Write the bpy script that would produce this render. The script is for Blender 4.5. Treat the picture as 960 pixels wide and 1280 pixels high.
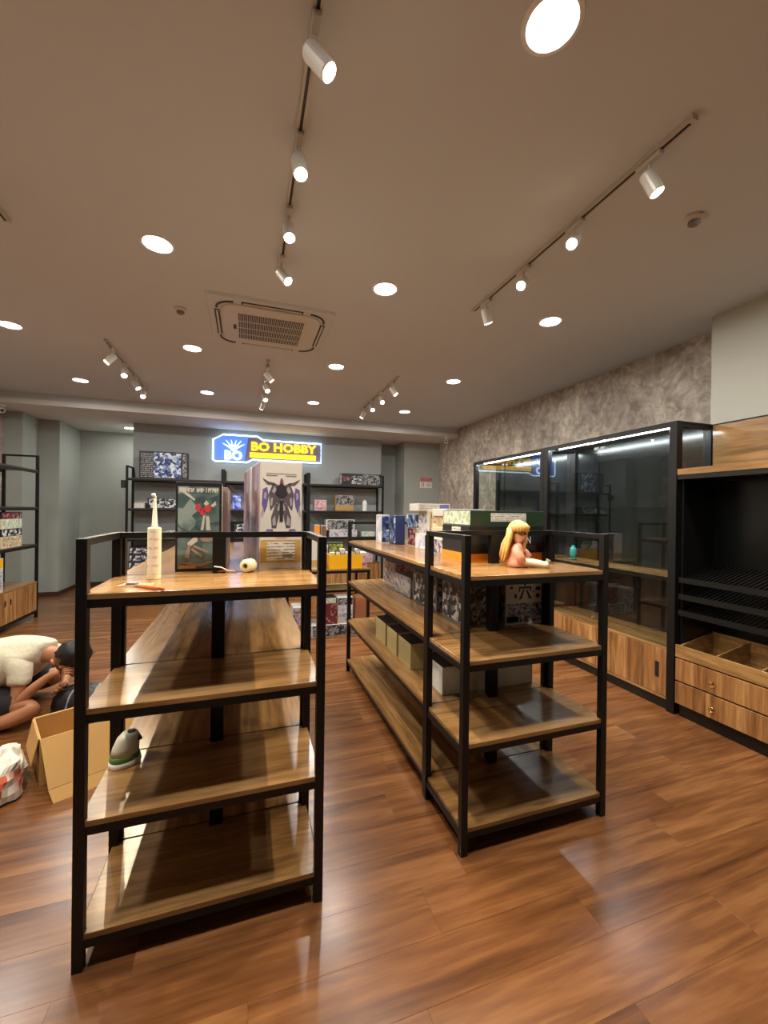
import bpy, bmesh, math, random
from mathutils import Vector, Matrix, Euler

for o in list(bpy.data.objects):
    bpy.data.objects.remove(o)
scene = bpy.context.scene
COL = scene.collection
R = math.radians
random.seed(7)

# ------------------------------------------------------------------ camera
CAM_H, FPX, YAW, PITCH, ROLL = 1.5, 509.5, R(18.666), R(-0.097), R(0.7244)
cam_d = bpy.data.cameras.new('camera')
cam = bpy.data.objects.new('camera', cam_d)
COL.objects.link(cam)
r0 = Vector((math.cos(YAW), -math.sin(YAW), 0))
f0 = Vector((math.sin(YAW) * math.cos(PITCH), math.cos(YAW) * math.cos(PITCH), math.sin(PITCH)))
u0 = r0.cross(f0)
rx = r0 * math.cos(ROLL) + u0 * math.sin(ROLL)
up = -r0 * math.sin(ROLL) + u0 * math.cos(ROLL)
M = Matrix((rx, up, -f0)).transposed().to_4x4()
M.translation = Vector((0, 0, CAM_H))
cam.matrix_world = M
cam_d.sensor_fit = 'VERTICAL'
cam_d.sensor_height = 36.0
cam_d.sensor_width = 27.0
cam_d.lens = FPX / 1280 * 36.0
cam_d.clip_start = 0.02
scene.camera = cam

# ------------------------------------------------------------------ world, exposure
w = bpy.data.worlds.new('world')
scene.world = w
w.use_nodes = True
w.node_tree.nodes['Background'].inputs[0].default_value = (0.6, 0.62, 0.65, 1)
w.node_tree.nodes['Background'].inputs[1].default_value = 0.02
scene.view_settings.view_transform = 'Standard'
scene.view_settings.look = 'None'
scene.view_settings.gamma = 1
scene.view_settings.use_curve_mapping = False
scene.view_settings.exposure = 0.45
DOWNLIGHT_W = 15.0
SPOT_W = 46.0
DOWN_COL = (1.0, 0.97, 0.92)
SPOT_COL = (1.0, 0.82, 0.56)

# ------------------------------------------------------------------ materials
def srgb(r, g, b):
    f = lambda c: (c / 255 / 12.92) if c / 255 <= 0.04045 else ((c / 255 + 0.055) / 1.055) ** 2.4
    return (f(r), f(g), f(b), 1)

MATS = {}
def newmat(name):
    m = bpy.data.materials.new(name)
    m.use_nodes = True
    nt = m.node_tree
    b = nt.nodes['Principled BSDF']
    return m, nt, b

def plain(name, col, rough=0.5, metal=0.0, spec=0.5, noise=0.0, scale=30, bump=0.0, coat=0.0):
    if name in MATS: return MATS[name]
    m, nt, b = newmat(name)
    b.inputs['Roughness'].default_value = rough
    b.inputs['Metallic'].default_value = metal
    b.inputs['Specular IOR Level'].default_value = spec
    b.inputs['Coat Weight'].default_value = coat
    tc = nt.nodes.new('ShaderNodeTexCoord')
    n = nt.nodes.new('ShaderNodeTexNoise'); n.inputs['Scale'].default_value = scale; n.inputs['Detail'].default_value = 4
    nt.links.new(tc.outputs['Object'], n.inputs['Vector'])
    mx = nt.nodes.new('ShaderNodeMix'); mx.data_type = 'RGBA'
    k = noise if noise else 0.03
    mx.inputs[6].default_value = tuple(max(0, c * (1 - k)) for c in col[:3]) + (1,)
    mx.inputs[7].default_value = tuple(min(1, c * (1 + k)) for c in col[:3]) + (1,)
    nt.links.new(n.outputs['Fac'], mx.inputs[0]); nt.links.new(mx.outputs[2], b.inputs['Base Color'])
    if bump:
        bp = nt.nodes.new('ShaderNodeBump'); bp.inputs['Strength'].default_value = bump; bp.inputs['Distance'].default_value = 0.03
        nt.links.new(n.outputs['Fac'], bp.inputs['Height']); nt.links.new(bp.outputs[0], b.inputs['Normal'])
    MATS[name] = m
    return m

def emit(name, col, s):
    if name in MATS: return MATS[name]
    m, nt, b = newmat(name)
    b.inputs['Base Color'].default_value = col
    b.inputs['Emission Color'].default_value = col
    b.inputs['Emission Strength'].default_value = s
    MATS[name] = m
    return m

def wood(name, c_dark, c_mid, c_light, axis='x', rough=0.3, scale=3.0, strips=None, coat=0.0, contrast=1.0, tone=0.16):
    """grain along axis; strips = (axis, width) gives board-wide bands of tone"""
    if name in MATS: return MATS[name]
    m, nt, b = newmat(name)
    N = nt.nodes.new; L = nt.links.new
    tc = N('ShaderNodeTexCoord'); oi = N('ShaderNodeObjectInfo')
    mul = N('ShaderNodeMath'); mul.operation = 'MULTIPLY'; mul.inputs[1].default_value = 37.0
    L(oi.outputs['Random'], mul.inputs[0])
    add = N('ShaderNodeVectorMath'); add.operation = 'ADD'
    L(tc.outputs['Object'], add.inputs[0]); L(mul.outputs[0], add.inputs[1])
    mp = N('ShaderNodeMapping')
    st = {'x': (0.09, 1, 1), 'y': (1, 0.09, 1), 'z': (1, 1, 0.09)}[axis]
    mp.inputs['Scale'].default_value = st
    L(add.outputs[0], mp.inputs['Vector'])
    n1 = N('ShaderNodeTexNoise'); n1.inputs['Scale'].default_value = scale * 4; n1.inputs['Detail'].default_value = 6; n1.inputs['Distortion'].default_value = 1.2
    n2 = N('ShaderNodeTexNoise'); n2.inputs['Scale'].default_value = scale * 22; n2.inputs['Detail'].default_value = 3
    L(mp.outputs[0], n1.inputs['Vector']); L(mp.outputs[0], n2.inputs['Vector'])
    a = N('ShaderNodeMath'); a.operation = 'MULTIPLY_ADD'; a.inputs[1].default_value = 0.30
    L(n2.outputs['Fac'], a.inputs[0])
    s1 = N('ShaderNodeMath'); s1.operation = 'MULTIPLY'; s1.inputs[1].default_value = 0.70
    L(n1.outputs['Fac'], s1.inputs[0]); L(s1.outputs[0], a.inputs[2])
    last = a.outputs[0]
    # tone shift per object
    t = N('ShaderNodeMath'); t.operation = 'MULTIPLY_ADD'; t.inputs[1].default_value = tone; t.inputs[2].default_value = -tone / 2
    L(oi.outputs['Random'], t.inputs[0])
    a2 = N('ShaderNodeMath'); a2.operation = 'ADD'; L(last, a2.inputs[0]); L(t.outputs[0], a2.inputs[1]); last = a2.outputs[0]
    if strips:
        sx = N('ShaderNodeSeparateXYZ'); L(add.outputs[0], sx.inputs[0])
        d = N('ShaderNodeMath'); d.operation = 'DIVIDE'; d.inputs[1].default_value = strips[1]
        L(sx.outputs['xyz'.index(strips[0])], d.inputs[0])
        fl = N('ShaderNodeMath'); fl.operation = 'FLOOR'; L(d.outputs[0], fl.inputs[0])
        wn = N('ShaderNodeTexWhiteNoise'); wn.noise_dimensions = '1D'; L(fl.outputs[0], wn.inputs['W'])
        k = N('ShaderNodeMath'); k.operation = 'MULTIPLY_ADD'; k.inputs[1].default_value = 0.20; k.inputs[2].default_value = -0.10
        L(wn.outputs['Value'], k.inputs[0])
        a3 = N('ShaderNodeMath'); a3.operation = 'ADD'; L(last, a3.inputs[0]); L(k.outputs[0], a3.inputs[1]); last = a3.outputs[0]
    cr = N('ShaderNodeValToRGB')
    e = cr.color_ramp.elements
    h = 0.2 / contrast
    e[0].position = 0.5 - h; e[0].color = c_dark
    e[1].position = 0.5 + h; e[1].color = c_light
    q = e.new(0.5); q.color = c_mid
    L(last, cr.inputs['Fac']); L(cr.outputs['Color'], b.inputs['Base Color'])
    b.inputs['Roughness'].default_value = rough
    b.inputs['Coat Weight'].default_value = coat
    b.inputs['Coat Roughness'].default_value = 0.12
    bp = N('ShaderNodeBump'); bp.inputs['Strength'].default_value = 0.08; bp.inputs['Distance'].default_value = 0.002
    L(n2.outputs['Fac'], bp.inputs['Height']); L(bp.outputs[0], b.inputs['Normal'])
    MATS[name] = m
    return m

def art(name, cols, scale=26, seed=0.0, rough=0.35, metric='CHEBYCHEV', stretch=(1, 1, 1), interp='LINEAR'):
    """busy printed box art: clustered patches of a few inks"""
    if name in MATS: return MATS[name]
    m, nt, b = newmat(name)
    N = nt.nodes.new; L = nt.links.new
    tc = N('ShaderNodeTexCoord'); mp = N('ShaderNodeMapping')
    mp.inputs['Location'].default_value = (seed, seed * 1.7, seed * 0.6)
    mp.inputs['Scale'].default_value = stretch
    L(tc.outputs['Object'], mp.inputs['Vector'])
    v = N('ShaderNodeTexVoronoi'); v.feature = 'F1'; v.distance = metric; v.inputs['Scale'].default_value = scale * 1.5
    L(mp.outputs[0], v.inputs['Vector'])
    n = N('ShaderNodeTexNoise'); n.inputs['Scale'].default_value = scale * 0.8; n.inputs['Detail'].default_value = 5
    L(mp.outputs[0], n.inputs['Vector'])
    sp = N('ShaderNodeSeparateColor'); L(v.outputs['Color'], sp.inputs[0])
    mx = N('ShaderNodeMath'); mx.operation = 'MULTIPLY_ADD'; mx.inputs[1].default_value = 0.45
    L(sp.outputs[0], mx.inputs[0])
    ml = N('ShaderNodeMath'); ml.operation = 'MULTIPLY'; ml.inputs[1].default_value = 0.55
    L(n.outputs['Fac'], ml.inputs[0]); L(ml.outputs[0], mx.inputs[2])
    cr = N('ShaderNodeValToRGB'); cr.color_ramp.interpolation = interp
    e = cr.color_ramp.elements
    lo, hi = 0.22, 0.76
    e[0].position = 0; e[0].color = cols[0]
    e[1].position = lo + (hi - lo) / len(cols); e[1].color = cols[1]
    for i in range(2, len(cols)):
        q = e.new(lo + (hi - lo) * i / len(cols)); q.color = cols[i]
    L(mx.outputs[0], cr.inputs['Fac']); L(cr.outputs['Color'], b.inputs['Base Color'])
    b.inputs['Roughness'].default_value = rough
    MATS[name] = m
    return m

def lines(name, bg, ink, scale=60, axis='z', rough=0.5):
    """small unreadable print: rows of dashes"""
    if name in MATS: return MATS[name]
    m, nt, b = newmat(name)
    N = nt.nodes.new; L = nt.links.new
    tc = N('ShaderNodeTexCoord')
    wv = N('ShaderNodeTexWave'); wv.bands_direction = axis.upper(); wv.inputs['Scale'].default_value = scale
    L(tc.outputs['Object'], wv.inputs['Vector'])
    n = N('ShaderNodeTexNoise'); n.inputs['Scale'].default_value = 55
    L(tc.outputs['Object'], n.inputs['Vector'])
    mu = N('ShaderNodeMath'); mu.operation = 'MULTIPLY'; L(wv.outputs['Fac'], mu.inputs[0]); L(n.outputs['Fac'], mu.inputs[1])
    cr = N('ShaderNodeValToRGB'); cr.color_ramp.interpolation = 'CONSTANT'
    cr.color_ramp.elements[0].color = bg; cr.color_ramp.elements[1].color = ink; cr.color_ramp.elements[1].position = 0.42
    L(mu.outputs[0], cr.inputs['Fac']); L(cr.outputs['Color'], b.inputs['Base Color'])
    b.inputs['Roughness'].default_value = rough
    MATS[name] = m
    return m

def concrete(name, c0, c1, c2, scale=2.2):
    m, nt, b = newmat(name)
    N = nt.nodes.new; L = nt.links.new
    tc = N('ShaderNodeTexCoord')
    n1 = N('ShaderNodeTexNoise'); n1.inputs['Scale'].default_value = scale; n1.inputs['Detail'].default_value = 7; n1.inputs['Roughness'].default_value = 0.66; n1.inputs['Distortion'].default_value = 0.7
    n2 = N('ShaderNodeTexNoise'); n2.inputs['Scale'].default_value = scale * 4.3; n2.inputs['Detail'].default_value = 5; n2.inputs['Distortion'].default_value = 1.0
    L(tc.outputs['Object'], n1.inputs['Vector']); L(tc.outputs['Object'], n2.inputs['Vector'])
    a = N('ShaderNodeMath'); a.operation = 'MULTIPLY_ADD'; a.inputs[1].default_value = 0.45; L(n2.outputs['Fac'], a.inputs[0])
    s = N('ShaderNodeMath'); s.operation = 'MULTIPLY'; s.inputs[1].default_value = 0.55; L(n1.outputs['Fac'], s.inputs[0]); L(s.outputs[0], a.inputs[2])
    cr = N('ShaderNodeValToRGB'); e = cr.color_ramp.elements
    e[0].position = 0.36; e[0].color = c0; e[1].position = 0.64; e[1].color = c2
    q = e.new(0.5); q.color = c1
    L(a.outputs[0], cr.inputs['Fac']); L(cr.outputs['Color'], b.inputs['Base Color'])
    b.inputs['Roughness'].default_value = 0.75
    MATS[name] = m
    return m

def glass_mat(name, tint, ior=1.5, rough=0.0):
    m = bpy.data.materials.new(name); m.use_nodes = True
    nt = m.node_tree; nt.nodes.clear()
    N = nt.nodes.new; L = nt.links.new
    o = N('ShaderNodeOutputMaterial'); tr = N('ShaderNodeBsdfTransparent'); gl = N('ShaderNodeBsdfGlossy')
    tr.inputs['Color'].default_value = tint
    gl.inputs['Roughness'].default_value = rough
    # Schlick reflectance, the same from both sides of the thin pane
    ge = N('ShaderNodeNewGeometry'); dp = N('ShaderNodeVectorMath'); dp.operation = 'DOT_PRODUCT'
    L(ge.outputs['Incoming'], dp.inputs[0]); L(ge.outputs['Normal'], dp.inputs[1])
    ab = N('ShaderNodeMath'); ab.operation = 'ABSOLUTE'; L(dp.outputs['Value'], ab.inputs[0])
    om = N('ShaderNodeMath'); om.operation = 'SUBTRACT'; om.inputs[0].default_value = 1.0; L(ab.outputs[0], om.inputs[1])
    pw = N('ShaderNodeMath'); pw.operation = 'POWER'; pw.inputs[1].default_value = 5.0; L(om.outputs[0], pw.inputs[0])
    f0_ = ((ior - 1) / (ior + 1)) ** 2
    fr = N('ShaderNodeMath'); fr.operation = 'MULTIPLY_ADD'; fr.inputs[1].default_value = 1 - f0_; fr.inputs[2].default_value = f0_; L(pw.outputs[0], fr.inputs[0])
    mx = N('ShaderNodeMixShader'); L(fr.outputs[0], mx.inputs[0]); L(tr.outputs[0], mx.inputs[1]); L(gl.outputs[0], mx.inputs[2])
    L(mx.outputs[0], o.inputs['Surface'])
    MATS[name] = m
    return m

CEIL = plain('ceiling paint', srgb(203, 206, 208), 0.85, noise=0.02, scale=3)
SOFFIT = plain('soffit paint', srgb(214, 210, 204), 0.8, noise=0.02, scale=3)
GREY = plain('grey wall paint', srgb(162, 166, 158), 0.75, noise=0.03, scale=4)
GREYD = plain('dark grey wall paint', srgb(160, 164, 163), 0.75, noise=0.03, scale=4)
PALE = plain('pale wall paint', srgb(190, 188, 174), 0.75, noise=0.02, scale=4)
CONC = concrete('concrete wallpaper', srgb(136, 124, 112), srgb(178, 165, 150), srgb(222, 210, 192))
BLACK = plain('black powder coat', srgb(19, 18, 18), 0.42, spec=0.3, noise=0.1, scale=200)
BLACKM = plain('black panel', srgb(20, 21, 21), 0.3, noise=0.1, scale=60)
CABBACK = plain('cabinet back panel', srgb(13, 16, 16), 0.20, noise=0.15, scale=8)
WHITE = plain('white plastic', srgb(232, 230, 224), 0.4)
LAMPW = plain('white lamp metal', srgb(196, 189, 176), 0.35)
CREAM = plain('cream plastic', srgb(236, 226, 188), 0.4)
DARKP = plain('dark plastic', srgb(30, 30, 33), 0.4)
BRASS = plain('brass', srgb(214, 180, 110), 0.25, metal=1.0)
BASEB = plain('brown baseboard', srgb(70, 46, 32), 0.4)
WD, WM, WL = srgb(88, 64, 39), srgb(140, 105, 64), srgb(172, 133, 86)
WOODX = wood('laminate grain across', WD, WM, WL, 'x', 0.20, 3.0)
WOODY = wood('laminate grain along', WD, WM, WL, 'y', 0.20, 3.0)
EDGE = wood('laminate edge', srgb(92, 66, 40), srgb(122, 90, 56), srgb(146, 108, 70), 'x', 0.4, 3.0)
STRIPY = wood('striped veneer right', srgb(110, 72, 40), srgb(156, 110, 66), srgb(190, 146, 92), 'z', 0.35, 3.5, strips=('y', 0.030))
STRIPX = wood('striped veneer back', srgb(110, 72, 40), srgb(156, 110, 66), srgb(190, 146, 92), 'z', 0.35, 3.5, strips=('x', 0.030))
FLOOR = wood('floor laminate', srgb(76, 45, 25), srgb(114, 73, 41), srgb(146, 101, 61), 'x', 0.25, 2.2, contrast=1.05, tone=0.05)
FLOORB = plain('floor joint', srgb(48, 26, 15), 0.6)
GLASS = glass_mat('showcase glass', (0.93, 0.96, 0.95, 1), 1.6)
LENS = emit('downlight diffuser', (0.95, 0.97, 1.0, 1), 14)
SPOTLENS = emit('spot lens', (1.0, 0.86, 0.60, 1), 20)
LED = emit('white led strip', (0.92, 0.97, 1.0, 1), 100)
NEON = emit('pale blue neon', (0.55, 0.80, 1.0, 1), 4.0)
NEONY = emit('yellow lit letters', (1.0, 0.58, 0.01, 1), 1.9)
NEONB = emit('blue lit acrylic', (0.06, 0.14, 0.70, 1), 1.1)

# ------------------------------------------------------------------ object helpers
def link(o, parent=None):
    COL.objects.link(o)
    if parent is not None:
        o.parent = parent
    return o

def tag(o, label, cat, group=None):
    o['label'] = label; o['category'] = cat
    if group: o['group'] = group
    return o

def thing(name, label, cat, loc=(0, 0, 0), rotz=0.0, group=None):
    o = bpy.data.objects.new(name, None)
    o.empty_display_size = 0.05
    o.location = loc; o.rotation_euler = (0, 0, rotz)
    link(o)
    return tag(o, label, cat, group)

def struct(o):
    o['kind'] = 'structure'
    return o

CACHE = {}
def box_mesh(sx, sy, sz, mat, bevel=0.0):
    key = (round(sx, 5), round(sy, 5), round(sz, 5), mat.name, bevel)
    if key in CACHE: return CACHE[key]
    bm = bmesh.new()
    bmesh.ops.create_cube(bm, size=1.0)
    for v in bm.verts: v.co = Vector((v.co.x * sx, v.co.y * sy, v.co.z * sz))
    if bevel:
        bmesh.ops.bevel(bm, geom=list(bm.edges), offset=bevel, segments=1, affect='EDGES', profile=0.5)
    me = bpy.data.meshes.new('box'); bm.to_mesh(me); bm.free()
    me.materials.append(mat)
    CACHE[key] = me
    return me

def box(name, x0, x1, y0, y1, z0, z1, mat, parent=None, bevel=0.0, rot=None):
    me = box_mesh(x1 - x0, y1 - y0, z1 - z0, mat, bevel)
    o = bpy.data.objects.new(name, me)
    o.location = ((x0 + x1) / 2, (y0 + y1) / 2, (z0 + z1) / 2)
    if rot: o.rotation_euler = rot
    return link(o, parent)

class MB:
    def __init__(s): s.v = []; s.f = []; s.m = []; s.cur = 0; s.mats = []
    def use(s, mat):
        if mat not in s.mats: s.mats.append(mat)
        s.cur = s.mats.index(mat); return s
    def face(s, idx): s.f.append(idx); s.m.append(s.cur)
    def box(s, x0, x1, y0, y1, z0, z1):
        n = len(s.v)
        s.v += [(x0, y0, z0), (x1, y0, z0), (x1, y1, z0), (x0, y1, z0), (x0, y0, z1), (x1, y0, z1), (x1, y1, z1), (x0, y1, z1)]
        for q in ((3, 2, 1, 0), (4, 5, 6, 7), (0, 1, 5, 4), (1, 2, 6, 5), (2, 3, 7, 6), (3, 0, 4, 7)):
            s.face([n + i for i in q])
        return s
    def prism(s, pts, y0, y1):
        """polygon in x,z extruded along y (y0 = near side)"""
        n = len(s.v); k = len(pts)
        s.v += [(x, y0, z) for x, z in pts] + [(x, y1, z) for x, z in pts]
        s.face([n + i for i in range(k)]); s.face([n + k + i for i in reversed(range(k))])
        for i in range(k):
            j = (i + 1) % k
            s.face([n + j, n + i, n + k + i, n + k + j])
        return s
    def rings(s, rings, cap=True):
        n = len(s.v); k = len(rings[0])
        for r in rings: s.v += [tuple(p) for p in r]
        for a in range(len(rings) - 1):
            for i in range(k):
                j = (i + 1) % k
                s.face([n + a * k + i, n + a * k + j, n + (a + 1) * k + j, n + (a + 1) * k + i])
        if cap:
            s.face([n + i for i in reversed(range(k))]); s.face([n + (len(rings) - 1) * k + i for i in range(k)])
        return s
    def lathe(s, prof, seg=24, c=(0, 0, 0), cap=True):
        return s.rings([[(c[0] + r * math.cos(2 * math.pi * i / seg), c[1] + r * math.sin(2 * math.pi * i / seg), c[2] + z) for i in range(seg)] for r, z in prof], cap)
    def tube(s, pts, rad, seg=8, closed=False):
        pts = [Vector(p) for p in pts]; rr = []
        n = len(pts)
        for i, p in enumerate(pts):
            a = pts[i - 1] if i > 0 else (pts[-1] if closed else p)
            b = pts[(i + 1) % n] if (i < n - 1 or closed) else p
            d = (b - a).normalized()
            h = Vector((0, 0, 1)) if abs(d.z) < 0.9 else Vector((1, 0, 0))
            e1 = d.cross(h).normalized(); e2 = d.cross(e1).normalized()
            rv = rad[i] if isinstance(rad, (list, tuple)) else rad
            rr.append([p + e1 * rv * math.cos(2 * math.pi * k / seg) + e2 * rv * math.sin(2 * math.pi * k / seg) for k in range(seg)])
        if closed: rr.append(rr[0])
        return s.rings(rr, not closed)
    def build(s, name, mat=None, parent=None, smooth=False, loc=None):
        me = bpy.data.meshes.new(name)
        me.from_pydata([tuple(v) for v in s.v], [], s.f)
        for mm in (s.mats or [mat]): me.materials.append(mm)
        if s.mats: me.polygons.foreach_set('material_index', s.m)
        me.update()
        bm = bmesh.new(); bm.from_mesh(me); bmesh.ops.recalc_face_normals(bm, faces=bm.faces); bm.to_mesh(me); bm.free()
        if smooth: me.polygons.foreach_set('use_smooth', [True] * len(me.polygons))
        o = bpy.data.objects.new(name, me)
        if loc: o.location = loc
        return link(o, parent)

def mesh_from(name, fn, mat, parent=None, smooth=False, loc=None):
    m = MB(); fn(m); return m.build(name, mat, parent, smooth, loc)

def copy_tree(o, parent=None):
    c = o.copy(); COL.objects.link(c); c.parent = parent
    for ch in list(o.children): copy_tree(ch, c)
    return c

def text(name, body, height, mat, parent, loc, rot=(math.pi / 2, 0, 0), extrude=0.001, width=None, shear=0.0, bold=0.0):
    cu = bpy.data.curves.new('t', 'FONT'); cu.body = body; cu.extrude = extrude; cu.shear = shear; cu.offset = bold
    cu.resolution_u = 2
    t = bpy.data.objects.new('t', cu); COL.objects.link(t)
    dg = bpy.context.evaluated_depsgraph_get()
    me = bpy.data.meshes.new_from_object(t.evaluated_get(dg))
    bpy.data.objects.remove(t); bpy.data.curves.remove(cu)
    xs = [v.co.x for v in me.vertices]; ys = [v.co.y for v in me.vertices]
    k = height / (max(ys) - min(ys)); kx = (width / (max(xs) - min(xs))) if width else k
    x0, y0 = min(xs), min(ys)
    for v in me.vertices: v.co = Vector(((v.co.x - x0) * kx, (v.co.y - y0) * k, v.co.z))
    me.materials.clear(); me.materials.append(mat)
    o = bpy.data.objects.new(name, me); o.location = loc; o.rotation_euler = rot
    return link(o, parent)

def skin(name, verts, edges, radii, mat, parent, sub=2, root=0):
    me = bpy.data.meshes.new(name); me.from_pydata(verts, edges, [])
    o = bpy.data.objects.new(name, me); link(o, parent)
    me.materials.append(mat)
    md = o.modifiers.new('skin', 'SKIN'); md.use_smooth_shade = True
    sv = me.skin_vertices[0].data
    for i, r in enumerate(radii):
        sv[i].radius = (r, r) if not isinstance(r, tuple) else r
        sv[i].use_root = (i == root)
    s = o.modifiers.new('sub', 'SUBSURF'); s.levels = sub; s.render_levels = sub
    return o

# ------------------------------------------------------------------ the room
ZC, ZS = 3.14, 2.97          # ceiling, soffit of the bulkhead
XL, XR, YB = -3.55, 3.93, 8.05
YF = -3.0
fl = struct(box('floor', XL - 0.2, XR + 0.2, YF, 9.4, -0.12, -0.008, FLOORB))
PW, PL = 0.185, 1.22
def plank_row(y, rnd):
    x = XL - rnd * PL
    out = []
    while x < XR:
        a, b = max(x, XL), min(x + PL, XR)
        if b - a > 0.05: out.append((a, b))
        x += PL
    return out
rows = []
y = 0.56; k = 0
while y < 8.0:
    rows.append((y, plank_row(y, random.random()))); y += PW
nplank = 0
fz = fl.location.z
for y, segs in rows:
    for a, b in segs:
        p = box('plank', a + 0.0002, b - 0.0002, y + 0.0002, y + PW - 0.0002, -0.010, 0.0, FLOOR, fl, 0.0003)
        p.location = (p.location.x - fl.location.x, p.location.y - fl.location.y, p.location.z - fl.location.z)
        nplank += 1
far = MB()
for y0, y1 in ((YF, 0.56), (y + PW, 9.38)):
    yy = y0
    while yy < y1 - 0.01:
        for a, b in plank_row(yy, random.random()): far.box(a + 0.0008, b - 0.0008, yy + 0.0008, min(yy + PW, y1) - 0.0008, -0.010, 0.0)
        yy += PW
fo = far.build('plank_field', FLOOR, fl); fo['kind'] = 'stuff'
fo.location = -fl.location

struct(box('ceiling', XL - 0.2, XR + 0.2, YF, 7.17, ZC, ZC + 0.1, CEIL))
# dropped bulkhead along the back, with a pale lower lip
bh = struct(box('ceiling_bulkhead', XL - 0.2, XR + 0.2, 7.17, 9.6, ZS + 0.006, ZC + 0.1, CEIL))
t1 = struct(box('trim_1', XL, XR, 7.145, 7.175, ZS, ZS + 0.075, SOFFIT))
t2 = struct(box('trim_2', XL, XR, 7.175, 9.5, ZS, ZS + 0.006, SOFFIT))
struct(box('wall_left', XL - 0.15, XL, YF, 7.79, 0, ZC, CONC))
struct(box('wall_left_pier', XL - 0.15, -3.30, 7.79, 8.31, 0, ZS, GREY))
struct(box('wall_left_column', XL - 0.15, -3.01, 8.31, 9.22, 0, ZS, GREY))
struct(box('wall_back_alcove', XL - 0.15, -1.86, 9.22, 9.4, 0, ZS, GREY))
struct(box('wall_back', -1.86, 2.64, YB, 9.4, 0, ZS, GREYD))
struct(box('wall_back_recess', 2.64, 3.16, 8.5, 9.4, 0, ZS, GREYD))
struct(box('wall_back_right', 3.12, XR + 0.1, 7.95, 9.4, 0, ZS, GREY))
struct(box('wall_right', XR, XR + 0.15, 2.34, 9.4, 0, ZC, CONC))
struct(box('wall_right_pier', 3.64, XR + 0.15, YF, 2.34, 0, ZC, PALE))
struct(box('wall_front', XL - 0.2, XR + 0.2, YF - 0.15, YF, 0, ZC, plain('dark shopfront glazing', srgb(26, 27, 30), 0.15)))  # unseen wall behind the camera, finish made dark to cut bounced fill light
bl = struct(box('baseboard_left', -3.30, -2.998, 8.298, 8.31, 0, 0.07, BASEB))
b2 = struct(box('baseboard_left_return', -3.01, -2.998, 8.31, 9.22, 0, 0.07, BASEB))
b3 = struct(box('baseboard_back', -2.998, -1.86, 9.208, 9.22, 0, 0.07, BASEB))

# ------------------------------------------------------------------ ceiling fixtures
XS = (-2.04, -0.54, 0.95, 2.44); YS = (1.12, 2.85, 4.57, 6.23)
cols_w = ('leftmost', 'second from left', 'second from right', 'rightmost')
rows_w = {1.12: 'nearest the camera', 2.85: 'in the row before the air conditioner', 4.57: 'in the row just behind the air conditioner', 6.23: 'in the far row before the bulkhead', -0.6: 'behind the viewpoint'}
ld = bpy.data.lights.new('downlight', 'AREA'); ld.shape = 'DISK'; ld.size = 0.14; ld.energy = DOWNLIGHT_W; ld.color = DOWN_COL; ld.spread = R(178)
ring0 = MB().lathe([(0.078, 0.0), (0.084, -0.008), (0.098, -0.006), (0.1, 0.0)], 32, cap=False).build('trim_ring', WHITE)
disc0 = MB().lathe([(0.0785, 0.0), (0.0785, -0.004), (0.05, -0.006)], 32).build('diffuser', LENS)
RING, DISC = ring0.data, disc0.data
bpy.data.objects.remove(ring0); bpy.data.objects.remove(disc0)
ld2 = ld.copy(); ld2.energy = DOWNLIGHT_W * 0.45
def downlight(x, y, z, label, data=None):
    t = thing('ceiling_downlight', label, 'downlight', (x, y, z), 0, 'recessed ceiling downlights')
    link(bpy.data.objects.new('trim_ring', RING), t)
    link(bpy.data.objects.new('diffuser', DISC), t)
    l = bpy.data.objects.new('downlight_lamp', data or ld); l.location = (0, 0, -0.012); link(l, t)
for i, x in enumerate(XS):
    for yy in YS:
        downlight(x, yy, ZC, 'round white downlight, %s, %s' % (cols_w[i], rows_w[yy]))
downlight(-2.05, 8.6, ZS, 'small round downlight in the lowered ceiling by the back alcove', ld2)

sd = bpy.data.lights.new('track_spot', 'SPOT'); sd.energy = SPOT_W; sd.color = SPOT_COL; sd.spot_size = R(95); sd.spot_blend = 0.8; sd.shadow_soft_size = 0.025
hb = MB().use(LAMPW).lathe([(0.030, 0.0), (0.032, 0.004), (0.032, 0.098), (0.026, 0.108)], 20)
hb = hb.build('spot_body', LAMPW, smooth=False); HEAD = hb.data; bpy.data.objects.remove(hb)
ln = MB().lathe([(0.027, -0.002), (0.027, 0.003)], 20).build('lens', SPOTLENS); LENSM = ln.data; bpy.data.objects.remove(ln)
sd2 = sd.copy(); sd2.energy = SPOT_W * 1.9
def track(x, y0, n, dirs, label, lit):
    t = thing('track_light', label, 'track light', (x, y0, ZC), 0, 'ceiling track lights')
    L = 1.72
    box('rail', -0.017, 0.017, 0, L, -0.022, 0, LAMPW, t)
    box('rail_slot', -0.006, 0.006, 0.02, L - 0.02, -0.0235, -0.022, DARKP, t)
    for i in range(n):
        yy = 0.2 + 0.445 * i
        box('adapter', -0.016, 0.016, yy - 0.06, yy + 0.06, -0.046, -0.024, LAMPW, t, 0.003)
        az, tilt = dirs[i]
        d = Vector((math.sin(tilt) * math.cos(az), math.sin(tilt) * math.sin(az), -math.cos(tilt)))
        stem = MB().tube([(0, yy, -0.046), (0, yy, -0.10)], 0.007, 8)
        stem.build('stem', LAMPW, t)
        q = (-d).to_track_quat('Z', 'Y')
        h = bpy.data.objects.new('spot_head', HEAD); link(h, t)
        h.location = Vector((0, yy, -0.115)) + d * 0.075
        h.rotation_euler = q.to_euler()
        le = bpy.data.objects.new('lens', LENSM); link(le, h)
        if lit:
            l = bpy.data.objects.new('spot_lamp', sd2 if dirs[i][1] > R(48) else sd); link(l, h)
            l.location = (0, 0, -0.01)
    return t
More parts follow.
